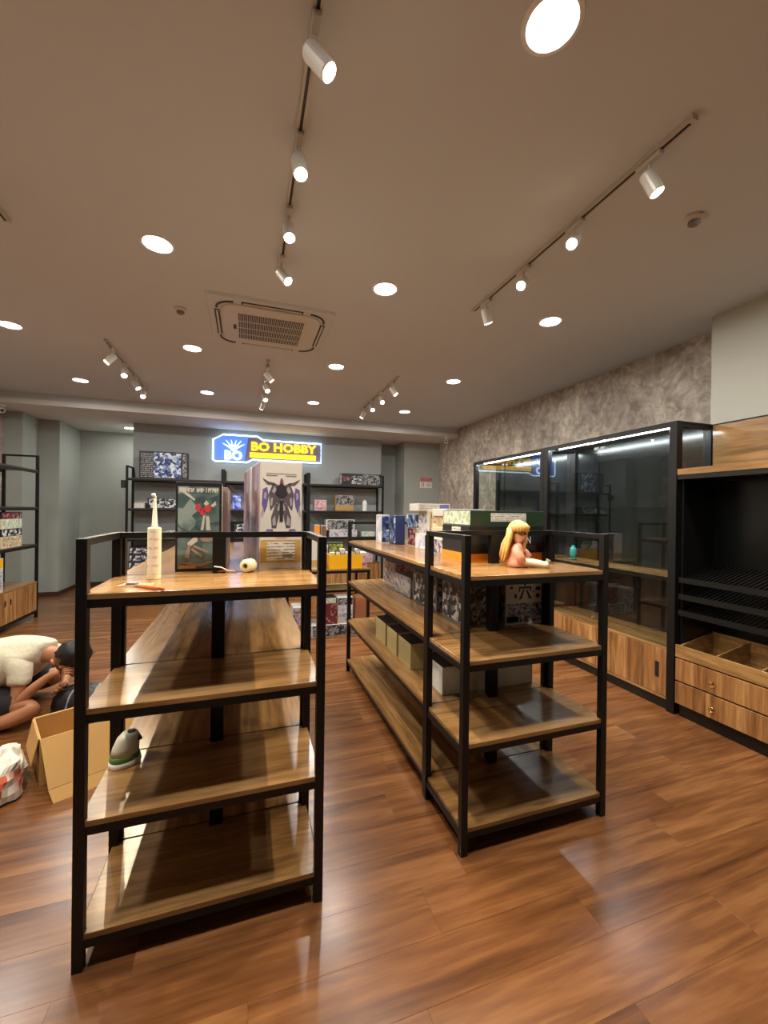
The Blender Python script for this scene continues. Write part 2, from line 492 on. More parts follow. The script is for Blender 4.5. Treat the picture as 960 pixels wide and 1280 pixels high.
NEAR = [(R(-40), R(28)), (R(20), R(24)), (R(-30), R(26)), (R(-80), R(30))]
track(0.20, 1.18, 4, [(R(-20), R(42)), (R(-75), R(22)), (R(-85), R(25)), (R(-40), R(40))], 'four-spot white track light running over the near left shelves', True)
track(1.72, 1.18, 4, [(R(-40), R(25)), (R(-148), R(50)), (R(-142), R(50)), (R(20), R(25))], 'four-spot white track light over the right shelves, nearest to the glass showcases', True)
track(-1.31, 1.18, 4, [(R(0), R(30)), (R(10), R(34)), (R(160), R(34)), (R(-50), R(30))], 'track light at the left edge of the picture', True)
track(-1.31, 4.62, 4, [(R(200), R(40)), (R(-80), R(40)), (R(-20), R(35)), (R(-85), R(40))], 'small far track light left of the air conditioner', True)
track(0.21, 4.62, 4, [(R(0), R(40)), (R(-60), R(35)), (R(-70), R(35)), (R(120), R(30))], 'small far track light in line behind the air conditioner', True)
track(1.72, 4.62, 4, [(R(-30), R(35)), (R(-90), R(38)), (R(-90), R(38)), (R(160), R(25))], 'small far track light right of the air conditioner', True)

# ceiling cassette air conditioner
ac = thing('ceiling_air_conditioner', 'white four-way cassette air conditioner set flush in the ceiling', 'air conditioner', (0.185, 3.80, ZC))
def rrect(w, h, r, n=6):
    pts = []
    for cx, cy, a0 in ((w - r, h - r, 0), (-w + r, h - r, 90), (-w + r, -h + r, 180), (w - r, -h + r, 270)):
        for i in range(n + 1):
            a = R(a0 + 90 * i / n); pts.append((cx + r * math.cos(a), cy + r * math.sin(a)))
    return pts
ACW = plain('air conditioner plastic', srgb(205, 198, 186), 0.45)
ACD = plain('air conditioner dark slot', srgb(62, 56, 50), 0.6)
m = MB(); m.rings([[(x, y, z) for x, y in rrect(w_, h_, r_)] for w_, h_, r_, z in ((0.50, 0.475, 0.02, 0.0), (0.50, 0.475, 0.02, -0.003), (0.49, 0.465, 0.02, -0.02))]); m.build('panel', CEIL, ac)
m = MB(); m.rings([[(x, y, z) for x, y in rrect(w_, h_, r_)] for w_, h_, r_, z in ((0.40, 0.375, 0.12, -0.02), (0.40, 0.375, 0.12, -0.030), (0.385, 0.36, 0.11, -0.036))]); m.build('inner_panel', ACW, ac)
m = MB(); m.box(-0.27, 0.27, -0.25, 0.25, -0.0375, -0.036); m.build('grille_recess', ACD, ac)
m = MB()
for i in range(37): m.box(-0.268 + i * 0.0149 - 0.0025, -0.268 + i * 0.0149 + 0.0025, -0.25, 0.25, -0.044, -0.0375)
for yy in (-0.13, 0.0, 0.13): m.box(-0.27, 0.27, yy - 0.006, yy + 0.006, -0.045, -0.044)
g = m.build('grille', ACW, ac)
for nm, a in (('air_slot', (-0.24, 0.24, -0.425, -0.385)), ('air_slot', (-0.24, 0.24, 0.385, 0.425)), ('air_slot', (-0.45, -0.41, -0.24, 0.24)), ('air_slot', (0.41, 0.45, -0.24, 0.24))):
    s = box(nm, a[0], a[1], a[2], a[3], -0.024, -0.0195, ACD, ac)
    cx, cy = (a[0] + a[1]) / 2, (a[2] + a[3]) / 2
    box('louver', -(a[1] - a[0]) / 2 + 0.012, (a[1] - a[0]) / 2 - 0.012, -(a[3] - a[2]) / 2 + 0.012, (a[3] - a[2]) / 2 - 0.012, -0.006, -0.002, ACW, s)
for sx, sy in ((-1, -1), (1, -1), (-1, 1), (1, 1)):
    m = MB(); pts = []
    for i in range(9):
        a = R(90 * i / 8); pts.append((sx * (0.30 + 0.13 * math.cos(a)), sy * (0.275 + 0.13 * math.sin(a)), -0.022))
    m.tube(pts, 0.009, 6); m.build('corner_groove', ACD, ac)
box('sensor', -0.31, -0.285, -0.03, 0.06, -0.0375, -0.036, ACD, ac)

def sprinkler(x, y, label, dark):
    t = thing('smoke_detector', label, 'detector', (x, y, ZC), 0)
    MB().lathe([(0.05, 0), (0.05, -0.012), (0.035, -0.022)], 24).build('base', ACW, t)
    MB().lathe([(0.028, -0.022), (0.03, -0.036), (0.016, -0.046)], 20).build('sensing_chamber', dark, t)
sprinkler(-0.53, 3.71, 'round smoke detector on the ceiling left of the air conditioner', plain('detector grey', srgb(120, 112, 104), 0.5))
sprinkler(2.32, 1.59, 'small round detector on the ceiling right of the track light', plain('detector grey', srgb(120, 112, 104), 0.5))
def seccam(x, y, z, label, rz):
    t = thing('security_camera', label, 'camera', (x, y, z), rz)
    MB().lathe([(0.05, 0), (0.05, -0.02), (0.02, -0.03)], 20).build('mount', WHITE, t)
    MB().tube([(0, 0.01, -0.03), (0, -0.01, -0.075)], 0.012, 8).build('arm', WHITE, t)
    MB().tube([(0, 0.06, -0.075), (0, -0.02, -0.085), (0, -0.09, -0.095)], [0.03, 0.036, 0.034], 14).build('camera_body', WHITE, t)
    MB().tube([(0, -0.09, -0.095), (0, -0.094, -0.0955)], 0.024, 14).build('lens', DARKP, t)
seccam(-3.37, 7.36, ZS, 'white security camera under the bulkhead at the left edge', R(30))
seccam(3.72, 7.22, ZS, 'white security camera under the bulkhead by the concrete wall', R(-35))

# ------------------------------------------------------------------ gondola shelves
LV = (1.22, 0.847, 0.483, 0.117)
P = 0.032
def end_unit(x0, y0, W, D, label):
    t = thing('end_shelf_unit', label, 'shelf unit', (x0, y0, 0), 0, 'end bays of the gondola shelves')
    for px, py in ((0, 0), (W - P, 0), (0, D - P), (W - P, D - P), ((W - P) / 2, D - P)):
        mid = py > 0 and 0 < px < W - P - 0.01
        box('post', px - (0.011 if mid else 0), px + P + (0.011 if mid else 0), py, py + P, 0, 1.375 if mid else 1.4, BLACK, t, 0.0015)
    box('top_rail', P, W - P, D - P, D, 1.4 - 0.024, 1.4, BLACK, t)
    for px in (0, W - P): box('top_rail', px + 0.003, px + P - 0.003, P, D - P, 1.4 - 0.024, 1.4, BLACK, t)
    for z in LV:
        b = box('shelf_board', 0.012, W - 0.012, 0.005, D - 0.004, z - 0.019, z, WOODX, t, 0.001)
        # boards notch round the posts: built as board between post rows plus frame below
        f = MB()
        f.box(P, W - P, 0.004, 0.004 + 0.024, z - 0.046, z - 0.019); f.box(P, W - P, D - 0.028, D - 0.004, z - 0.046, z - 0.019)
        f.box(0.004, 0.028, P, D - P, z - 0.046, z - 0.019); f.box(W - 0.028, W - 0.004, P, D - P, z - 0.046, z - 0.019)
        f.build('board_frame', BLACK, t)
    return t
def long_unit(x0, y0, W, Ln, label):
    t = thing('gondola_shelf', label, 'shelf unit', (x0, y0, 0), 0, 'long gondola shelves')
    for px in (0.008, (W - P) / 2, W - P - 0.008):
        box('post', px, px + P, 0, P, 0, LV[0] - 0.02 if px > 0.1 and px < W - 0.1 else 1.376, BLACK, t, 0.0015)
        box('post', px, px + P, Ln - P, Ln, 0, 1.4, BLACK, t, 0.0015)
    box('top_rail', 0.008 + P, W - P - 0.008, Ln - P, Ln, 1.376, 1.4, BLACK, t)
    for z in LV:
        box('shelf_board', 0.012, W / 2 - 0.001, 0.003, Ln - 0.005, z - 0.019, z, WOODY, t, 0.001)
        box('shelf_board', W / 2 + 0.001, W - 0.012, 0.003, Ln - 0.005, z - 0.019, z, WOODY, t, 0.001)
        f = MB()
        for xx in (0.014, W / 2 - 0.012, W - 0.038): f.box(xx, xx + 0.024, P, Ln - P, z - 0.046, z - 0.019)
        f.box(P + 0.01, W - P - 0.01, 0.004, 0.028, z - 0.046, z - 0.019); f.box(P + 0.01, W - P - 0.01, Ln - 0.028, Ln - 0.004, z - 0.046, z - 0.019)
        f.build('board_frame', BLACK, t)
    return t
GLx, GRx, GW, GY, GE, GL = -0.516, 0.899, 0.810, 1.549, 0.404, 1.78
end_unit(GLx, GY, GW, GE, 'black-framed four-board shelf end bay on the left, with a sealant tube on top')
long_unit(GLx, GY + GE + 0.001, GW, GL, 'long wooden gondola shelf behind the left end bay, carrying tall model kit boxes')
end_unit(GRx, GY + 0.01, GW, GE, 'black-framed four-board shelf end bay on the right, with a doll on top')
long_unit(GRx, GY + 0.011 + GE, GW, GL, 'long wooden gondola shelf behind the right end bay, carrying rows of kit boxes')

# ------------------------------------------------------------------ wall racks with base cabinets
def wall_rack(label, loc, rotz, W, D=0.40, doors=2, sub='back'):
    """local: x along the wall, front at y=0, wall side y=D"""
    t = thing('wall_rack', label, 'rack', loc, rotz, 'black wall racks with wooden base cabinets')
    for px in (0, W - P):
        box('post', px, px + P, 0, P, 0, 2.2, BLACK, t, 0.0015)
        box('post', px, px + P, D - P, D, 0, 2.2, BLACK, t, 0.0015)
        box('top_rail', px + 0.004, px + P - 0.004, P, D - P, 2.176, 2.2, BLACK, t)
    for z in (2.0, 1.5, 1.0):
        box('shelf_board', 0.034, W - 0.034, 0.006, D - 0.006, z - 0.018, z, plain('dark shelf board', srgb(58, 52, 46), 0.4), t)
        m = MB(); m.box(P, W - P, 0.002, 0.022, z - 0.045, z - 0.0185); m.box(P, W - P, D - 0.022, D - 0.002, z - 0.045, z - 0.0185); m.build('board_frame', BLACK, t)
    box('cabinet_body', 0.034, W - 0.034, 0.02, D - 0.004, 0.10, 0.475, WOODX, t)
    box('cabinet_top', 0.034, W - 0.034, 0.004, D - 0.004, 0.476, 0.495, WOODX, t)
    m = MB(); m.box(P, W - P, 0.004, 0.026, 0.065, 0.0995); m.box(P, W - P, D - 0.026, D - 0.004, 0.065, 0.0995); m.build('base_frame', BLACK, t)
    dw = (W - 0.072) / doors
    for i in range(doors):
        a = 0.036 + i * dw
        d = box('cabinet_door', a + 0.002, a + dw - 0.002, 0.003, 0.019, 0.105, 0.472, STRIPX, t, 0.001)
        s = 1 if i % 2 == 0 else -1
        hx = s * (dw / 2 - 0.06)
        mm = MB(); mm.rings([[(hx + 0.016 * math.cos(2 * math.pi * q / 14), yy, 0.06 + 0.042 * math.sin(2 * math.pi * q / 14)) for q in range(14)] for yy in (-0.0095, -0.0079)])
        mm.build('recessed_pull', DARKP, d)
    return t
RY = 7.645
wall_rack('black back-wall rack bay at the left, under the wide dark kit box', (-1.87, RY, 0), 0, 1.48)
wall_rack('black back-wall rack bay in the middle, below the lit sign', (-0.388, RY, 0), 0, 1.48)
wall_rack('black back-wall rack bay at the right, next to the dark recess', (1.094, RY, 0), 0, 1.48)
wall_rack('black rack along the left wall with a striped wooden cabinet at its foot', (-2.68, 5.30, 0), R(90), 1.48)
sp = thing('wall_speaker', 'small black box clamped to the left rack post', 'speaker', (-1.905, RY + 0.05, 1.83))
box('speaker_body', -0.03, 0.03, -0.06, 0.06, 0, 0.125, DARKP, sp, 0.004)
box('bracket', 0.03, 0.034, -0.045, 0.045, 0.03, 0.09, BLACK, sp)

# ------------------------------------------------------------------ glass showcases on the right
CX0, CX1 = 3.06, 3.47
def showcase(label, y0, y1, far_glass, near_glass):
    W = y1 - y0
    D = CX1 - CX0
    t = thing('glass_showcase', label, 'showcase', (CX0, y0, 0), 0, 'glass showcases along the right wall')
    PP = 0.06
    for yy in (0, W - PP):
        box('post', 0, PP, yy, yy + PP, 0, 2.2, BLACK, t, 0.002)
        box('post', D - PP + 0.02, D, yy, yy + PP, 0, 2.2, BLACK, t, 0.002)
    box('top_panel', 0.002, D, 0.002, W - 0.002, 2.2, 2.212, BLACK, t)
    box('header', 0.0, 0.03, PP, W - PP, 2.172, 2.2, BLACK, t)
    for yy in (0.01, W - 0.05): box('side_header', PP, D - 0.04, yy, yy + 0.04, 2.172, 2.2, BLACK, t)
    box('back_panel', D - 0.018, D - 0.002, PP, W - PP, 0.48, 2.2, CABBACK, t)
    box('base_cabinet', 0.02, D - 0.02, PP, W - PP, 0.085, 0.462, WOODX, t)
    box('base_top', 0.004, D - 0.02, PP, W - PP, 0.463, 0.483, WOODY, t)
    box('plinth', 0.03, D - 0.03, PP, W - PP, 0, 0.084, BLACKM, t)
    box('base_edge', 0.002, 0.02, PP, W - PP, 0.085, 0.105, WOODY, t)
    dw = (W - 2 * PP) / 2
    for i in range(2):
        a = PP + i * dw
        d = box('base_door', 0.003, 0.019, a + 0.002, a + dw - 0.002, 0.108, 0.460, STRIPY, t, 0.001)
        s = -1 if i == 0 else 1
        box('recessed_pull', -0.0095, -0.0079, s * (dw / 2 - 0.075) - 0.016, s * (dw / 2 - 0.075) + 0.016, -0.05, 0.07, DARKP, d)
        g = box('glass_door', 0.003, 0.009, a + 0.002, a + dw - 0.002, 0.488, 2.170, GLASS, t)
        g.rotation_euler = (0, 0, R(-1.1)); g.location.x += 0.008
        for hz in (0.05, 1.6): box('hinge', -0.006, 0.006, -s * (dw / 2 - 0.03) - 0.02, -s * (dw / 2 - 0.03) + 0.02, hz - 0.825 - 0.012, hz - 0.825 + 0.012, plain('steel', srgb(170, 170, 168), 0.3, metal=1), g)
        kn = MB(); kn.tube([(-0.0031, 0, 0), (-0.018, 0, 0), (-0.026, 0, 0)], [0.006, 0.006, 0.011], 10)
        kn.build('door_knob', BRASS, g, True, (0, s * (dw / 2 - 0.028) * -1 * -1 if False else (dw / 2 - 0.03) * (1 if i == 0 else -1), -0.79))
    ws = box('wood_shelf', 0.03, D - 0.02, PP, W - PP, 1.0, 1.02, WOODY, t)
    box('shelf_edge', 0.022, 0.0295, PP, W - PP, 0.985, 1.02, BLACK, t)
    box('glass_shelf', 0.05, D - 0.02, PP, W - PP, 1.56, 1.568, GLASS, t)
    box('led_strip', 0.12, 0.132, PP + 0.03, W - PP - 0.03, 2.186, 2.194, LED, t)
    if far_glass: box('side_glass', PP, D - 0.04, W - 0.03, W - 0.024, 0.485, 2.16, GLASS, t)
    else: pass
    if near_glass: box('side_glass', PP, D - 0.04, 0.024, 0.03, 0.485, 2.16, GLASS, t)
    if far_glass: box('side_base', PP, D - 0.04, W - 0.03, W - 0.01, 0.0, 0.483, BLACKM, t)
    if near_glass: box('side_base', PP, D - 0.04, 0.01, 0.03, 0.0, 0.483, BLACKM, t)
    return t
showcase('nearer black-framed glass showcase, beside the open drawer unit', 2.20, 3.648, False, True)
showcase('farther black-framed glass showcase, the one reflecting the yellow sign', 3.65, 5.098, True, False)

# open unit at the right edge: wooden drawers, compartments, slatted shelves
ou = thing('open_display_unit', 'open unit at the right edge with wooden drawers, bins and black slatted shelves', 'display unit', (CX0, 0.80, 0))
OW, OD = 1.395, 0.40
box('end_panel', 0.05, OD, OW - 0.018, OW, 0.0, 1.765, BLACKM, ou)
box('end_panel', 0.05, OD, 0, 0.018, 0.0, 1.765, BLACKM, ou)
box('back_panel', OD - 0.016, OD, 0.018, OW - 0.018, 0.10, 1.765, CABBACK, ou)
box('plinth', 0.03, OD - 0.02, 0.018, OW - 0.018, 0, 0.085, BLACKM, ou)
box('upper_shelf', 0.0, OD, 0, OW, 1.80, 1.845, WOODY, ou, 0.001)
box('shelf_frame', 0.004, OD - 0.02, 0.0, OW, 1.766, 1.799, BLACK, ou)
box('back_board', OD - 0.018, OD, 0, OW, 1.846, 2.2, WOODY, ou)
box('back_board_cap', OD - 0.02, OD + 0.002, 0, OW, 2.2005, 2.21, BLACK, ou)
box('drawer_carcass', 0.022, OD - 0.018, 0.019, OW - 0.019, 0.09, 0.435, WOODY, ou)
for z0, z1 in ((0.095, 0.255), (0.268, 0.428)):
    d = box('drawer', 0.002, 0.02, 0.004, OW - 0.004, z0, z1, STRIPY, ou, 0.001)
    for yy in (OW / 2 - 0.262, -OW / 2 + 0.262):
        m = MB()
        m.tube([(-0.0091, yy, 0), (-0.022, yy, 0)], 0.007, 10)
        pts = [(-0.02 - 0.004 * math.sin(q * math.pi / 6), yy + 0.016 * math.sin(2 * math.pi * q / 12), -0.016 + 0.016 * math.cos(2 * math.pi * q / 12)) for q in range(12)]
        m.tube(pts, 0.0025, 6, True)
        m.build('ring_pull', BRASS, d)
box('bin_front', 0.002, 0.02, 0.002, OW - 0.002, 0.44, 0.53, WOODY, ou, 0.001)
box('bin_back', OD - 0.036, OD - 0.018, 0.02, OW - 0.02, 0.436, 0.60, WOODY, ou)
box('bin_floor', 0.021, OD - 0.037, 0.02, OW - 0.02, 0.436, 0.446, WOODY, ou)
yy = OW - 0.03
for q in range(6):
    m = MB(); m.prism([(0.021, 0.4465), (OD - 0.037, 0.4465), (OD - 0.037, 0.595), (0.021, 0.53)], -0.006, 0.006)
    m.build('bin_divider', WOODX, ou, loc=(0, yy, 0)); yy -= 0.262 if q else 0.244
for z, dep in ((1.01, 0.26), (0.885, 0.28), (0.765, 0.30)):
    s = MB()
    for q in range(46):
        yq = 0.03 + q * (OW - 0.06) / 45
        s.v; n = len(s.v)
        a, b_ = 0.02 + 0.0, OD - 0.03
        za, zb = z, z + 0.10
        s.v += [(a, yq - 0.006, za), (a, yq + 0.006, za), (b_, yq + 0.006, zb), (b_, yq - 0.006, zb), (a, yq - 0.006, za + 0.006), (a, yq + 0.006, za + 0.006), (b_, yq + 0.006, zb + 0.006), (b_, yq - 0.006, zb + 0.006)]
        for f_ in ((3, 2, 1, 0), (4, 5, 6, 7), (0, 1, 5, 4), (1, 2, 6, 5), (2, 3, 7, 6), (3, 0, 4, 7)): s.face([n + i for i in f_])
    sh = s.build('slatted_shelf', BLACK, ou)
    box('shelf_lip', 0.004, 0.019, 0.02, OW - 0.02, z - 0.012, z + 0.026, BLACK, ou)

# ------------------------------------------------------------------ lit shop sign
SY = YB - 0.03
sg = thing('shop_sign', 'lit shop sign with pale blue outline and yellow BO HOBBY letters', 'sign', (0.4, SY, 2.6))
outl = [(-0.585, 2.40), (-0.585, 2.765), (-0.415, 2.868), (0.185, 2.868), (0.29, 2.805), (1.38, 2.805), (1.38, 2.43), (0.10, 2.43), (0.0, 2.375), (-0.55, 2.375)]
lo = [(x - 0.4, z - 2.6) for x, z in outl]
SIGNB = plain('sign backing', srgb(120, 112, 140), 0.4)
MB().prism(lo, -0.012, 0.0).build('backing', SIGNB, sg)
bl_ = [(x - 0.4, z - 2.6) for x, z in [(-0.56, 2.41), (-0.56, 2.755), (-0.405, 2.845), (0.02, 2.845), (-0.04, 2.41)]]
MB().prism(bl_, -0.016, -0.0125).build('blue_panel', NEONB, sg)
MB().tube([(x, -0.024, z) for x, z in lo], 0.013, 8, True).build('neon_outline', NEON, sg)
text('lettering', 'BO HOBBY', 0.165, NEONY, sg, (0.075 - 0.4, -0.03, 2.60 - 2.6), width=1.21, extrude=0.008, bold=0.03)
bar = box('lettering_bar', 0.05 - 0.4, 1.275 - 0.4, -0.03, -0.013, 2.475 - 2.6, 2.565 - 2.6, NEONY, sg)
m = MB().box(-0.55, 0.55, -0.0095, -0.0086, -0.004, 0.002); m.build('bar_line', plain('sign amber line', srgb(196, 120, 10), 0.5), bar)
# emblem: crest of rays over blocky initials
text('emblem_initials', 'BO', 0.17, NEON, sg, (-0.385 - 0.4, -0.03, 2.41 - 2.6), width=0.30, extrude=0.006, bold=0.035)
m = MB()
cxr, czr = -0.235 - 0.4, 2.60 - 2.6
for a, r0_, r1_, wd in ((150, 0.05, 0.22, 0.014), (128, 0.05, 0.22, 0.012), (104, 0.05, 0.19, 0.010), (76, 0.05, 0.19, 0.010), (52, 0.05, 0.22, 0.012), (30, 0.05, 0.22, 0.014)):
    d = Vector((math.cos(R(a)), math.sin(R(a)))); n_ = Vector((-d.y, d.x))
    p = [Vector((cxr, czr)) + d * r0_ + n_ * wd, Vector((cxr, czr)) + d * r0_ - n_ * wd, Vector((cxr, czr)) + d * r1_]
    m.prism([(q.x, q.y) for q in p], -0.030, -0.018)
m.prism([(cxr - 0.05, czr + 0.0), (cxr, czr - 0.03), (cxr + 0.05, czr + 0.0), (cxr, czr + 0.03)], -0.030, -0.018)
m.build('emblem_crest', NEON, sg)

pq = thing('wall_notice', 'small red and white notice on the grey wall by the concrete wallpaper', 'notice', (3.62, 7.948, 2.12))
box('plate', -0.14, 0.14, -0.004, 0.0, -0.11, 0.10, WHITE, pq)
RED = plain('notice red', srgb(176, 64, 58), 0.5)
box('red_header', -0.14, 0.14, -0.006, -0.0042, 0.02, 0.10, lines('notice header', srgb(176, 64, 58), srgb(230, 200, 190), 20, 'x'), pq)
box('pictogram', -0.12, -0.03, -0.006, -0.0042, -0.09, 0.01, lines('notice pictogram', srgb(220, 214, 200), srgb(70, 60, 54), 8, 'x'), pq)
box('small_print', 0.0, 0.13, -0.006, -0.0042, -0.09, 0.01, lines('notice print', srgb(224, 218, 206), srgb(120, 100, 90), 16), pq)

# ------------------------------------------------------------------ kit boxes and goods
def kit(name, label, cat, cx, y0, z0, sx, sy, sz, body, rot=0.0, front=(), left=(), right=(), top=(), group=None):
    """box whose front face (local -y) starts at y0; panels are (a0,b0,a1,b1,material,name) in face fractions"""
    me = box_mesh(sx, sy, sz, body, 0.0015)
    key = (me.name, 'base')
    o = bpy.data.objects.new(name, me)
    c = Vector((0, sy / 2, sz / 2)); c.rotate(Euler((0, 0, rot)))
    o.location = Vector((cx, y0, z0)) + c
    o.rotation_euler = (0, 0, rot)
    link(o); tag(o, label, cat, group)
    e, g = 0.0008, 0.0002
    for p in front:
        box(p[5], -sx / 2 + sx * p[0], -sx / 2 + sx * p[2], -sy / 2 - e, -sy / 2 - g, -sz / 2 + sz * p[1], -sz / 2 + sz * p[3], p[4], o)
    for p in left:
        box(p[5], -sx / 2 - e, -sx / 2 - g, -sy / 2 + sy * p[0], -sy / 2 + sy * p[2], -sz / 2 + sz * p[1], -sz / 2 + sz * p[3], p[4], o)
    for p in right:
        box(p[5], sx / 2 + g, sx / 2 + e, -sy / 2 + sy * p[0], -sy / 2 + sy * p[2], -sz / 2 + sz * p[1], -sz / 2 + sz * p[3], p[4], o)
    for p in top:
        box(p[5], -sx / 2 + sx * p[0], -sx / 2 + sx * p[2], -sy / 2 + sy * p[1], -sy / 2 + sy * p[3], sz / 2 + g, sz / 2 + e, p[4], o)
    return o
def card(name, r, g, b, rough=0.45): return plain('card ' + name, srgb(r, g, b), rough)
CW, CB, CBL, CBE = card('white', 204, 200, 192), card('black', 26, 26, 29), card('navy', 40, 52, 96), card('beige', 206, 194, 160)
CGR, CRE, CPU, CKR = card('green', 34, 58, 36), card('red', 150, 58, 58), card('lilac', 178, 168, 184), card('kraft', 176, 138, 84)
COR, CYE, CTE, CGY = card('orange', 238, 140, 24), card('yellow', 240, 176, 10), card('teal', 70, 100, 100), card('grey', 120, 120, 124)
W_, K_, N_ = srgb(204, 200, 192), srgb(24, 24, 28), srgb(44, 56, 104)
A_DARK = art('dark kit art', [K_, srgb(40, 46, 56), K_, srgb(120, 126, 134), srgb(210, 210, 206)], 22, 1)
A_BLUE = art('blue kit art', [srgb(20, 24, 40), srgb(38, 60, 130), srgb(24, 28, 44), srgb(120, 150, 200), srgb(220, 224, 226)], 16, 2)
A_WHITE = art('white kit art', [srgb(90, 92, 110), W_, srgb(200, 196, 190), W_, srgb(120, 130, 170)], 24, 3)
A_MIX = art('mixed kit art', [srgb(60, 50, 60), W_, srgb(140, 60, 60), srgb(206, 200, 190), srgb(60, 80, 140)], 26, 4)
A_PURP = art('lilac kit art', [srgb(74, 58, 90), srgb(136, 122, 140), srgb(106, 90, 116), srgb(164, 152, 162), srgb(96, 66, 66)], 12, 5, stretch=(1, 1, 0.3))
A_PALEB = art('pale blue kit art', [srgb(140, 146, 190), srgb(216, 216, 228), srgb(236, 234, 236), srgb(180, 186, 214)], 14, 6)
A_BW = art('black and white kit art', [K_, srgb(66, 66, 70), srgb(186, 184, 180), srgb(120, 120, 122), srgb(44, 44, 50)], 30, 7)
A_COMIC = art('comic print', [srgb(30, 32, 44), srgb(70, 74, 100), srgb(190, 190, 196), srgb(40, 42, 60)], 44, 8)
A_GREEN = art('pale green kit art', [srgb(120, 150, 116), srgb(196, 208, 180), srgb(226, 230, 214), srgb(160, 180, 150)], 30, 9)
A_RED = art('red kit art', [srgb(70, 28, 32), srgb(130, 44, 52), srgb(50, 24, 28), srgb(170, 130, 124)], 22, 10)
A_PINK = art('pink kit art', [srgb(120, 60, 80), srgb(206, 150, 160), W_, srgb(180, 90, 110)], 18, 11)
A_BROWN = art('brown kit art', [srgb(70, 50, 36), srgb(200, 186, 150), srgb(160, 110, 70), srgb(224, 214, 184)], 24, 12)
TXT = lines('fine print on white', srgb(214, 208, 200), srgb(110, 106, 110), 22)
TXTD = lines('fine print on black', srgb(26, 26, 30), srgb(190, 190, 186), 14)
TXTG = lines('white print on dark', srgb(220, 222, 214), srgb(110, 118, 108), 30)

# ---- tall dark figure box (left gondola, nearest)
ZT = LV[0]
FY = 2.005
TEALART = art('teal painting', [srgb(44, 58, 60), srgb(74, 94, 94), srgb(104, 124, 120), srgb(58, 76, 78), srgb(140, 154, 148)], 11, 13, metric='EUCLIDEAN')
fb = kit('model_kit_box', 'tall dark teal kit box with a white title strip and red robot picture', 'box', -0.202, FY, ZT, 0.19, 0.075, 0.40, CB,
         front=[(0.05, 0.03, 0.95, 0.95, TEALART, 'cover_art')], right=[(0.1, 0.02, 0.95, 0.98, card('ivory', 200, 194, 176), 'side_panel')], group='hero kit boxes')
def on_front(parent, sx, sy, sz, name, polys, mat, off=0.0010):
    m = MB()
    for k_, pl in enumerate(polys):
        m.prism([(-sx / 2 + sx * a, -sz / 2 + sz * b) for a, b in pl], -sy / 2 - off - 0.0006, -sy / 2 - off)
    return m.build(name, mat, parent)
def rect(a0, b0, a1, b1): return [(a0, b0), (a1, b0), (a1, b1), (a0, b1)]
S = (0.19, 0.075, 0.40)
tp = []
rl_ = random.Random(4)
for w0, w1, nl in ((0.075, 0.40, 9), (0.45, 0.61, 4), (0.65, 0.93, 6)):
    st_ = (w1 - w0) / nl
    for i in range(nl):
        x0_ = w0 + i * st_
        tp.append(rect(x0_, 0.888, x0_ + st_ * 0.34, 0.935)); tp.append(rect(x0_ + st_ * 0.34, rl_.choice((0.888, 0.907, 0.924)), x0_ + st_ * 0.84, 0.935 if rl_.random() < 0.6 else 0.925))
on_front(fb, *S, 'title_print', tp, CW, 0.0014)
on_front(fb, *S, 'robot_torso_print', [[(0.42, 0.70), (0.52, 0.66), (0.56, 0.70), (0.52, 0.75), (0.44, 0.76)], [(0.60, 0.67), (0.72, 0.66), (0.80, 0.72), (0.70, 0.75), (0.62, 0.73)], rect(0.53, 0.63, 0.62, 0.70)], card('print red', 196, 64, 70))
on_front(fb, *S, 'robot_limb_print', [[(0.54, 0.46), (0.60, 0.63), (0.64, 0.63), (0.60, 0.46)], [(0.66, 0.46), (0.66, 0.62), (0.72, 0.62), (0.76, 0.46)], [(0.28, 0.26), (0.48, 0.34), (0.46, 0.41), (0.26, 0.32)], [(0.10, 0.90), (0.40, 0.79), (0.42, 0.81), (0.12, 0.93)], [(0.60, 0.76), (0.66, 0.80), (0.72, 0.76), (0.66, 0.73)], [(0.74, 0.73), (0.86, 0.79), (0.88, 0.75), (0.78, 0.71)]], card('print pale', 196, 192, 176))
on_front(fb, *S, 'debris_print', [[(0.10, 0.10), (0.55, 0.05), (0.9, 0.12), (0.55, 0.09)], [(0.52, 0.40), (0.62, 0.44), (0.80, 0.42), (0.86, 0.35), (0.70, 0.32), (0.56, 0.34)], [(0.20, 0.16), (0.28, 0.30), (0.33, 0.30), (0.30, 0.14)], [(0.40, 0.30), (0.72, 0.22), (0.70, 0.20), (0.38, 0.27)], [(0.36, 0.27), (0.60, 0.17), (0.57, 0.15), (0.34, 0.24)]], card('print tan', 150, 128, 108), 0.0017)
on_front(fb, *S, 'base_print', [rect(0.08, 0.035, 0.45, 0.07)], card('print amber', 196, 132, 62), 0.0017)
kit('model_kit_box', 'reddish-sided kit box right behind the tall dark teal box', 'box', -0.185, 2.10, ZT, 0.20, 0.36, 0.385, card('rose grey', 150, 128, 124),
    right=[(0.03, 0.03, 0.97, 0.97, art('rose side art', [srgb(150, 110, 104), srgb(190, 172, 160), srgb(120, 84, 84), srgb(206, 196, 182)], 10, 15), 'side_art')], group='hero kit boxes')

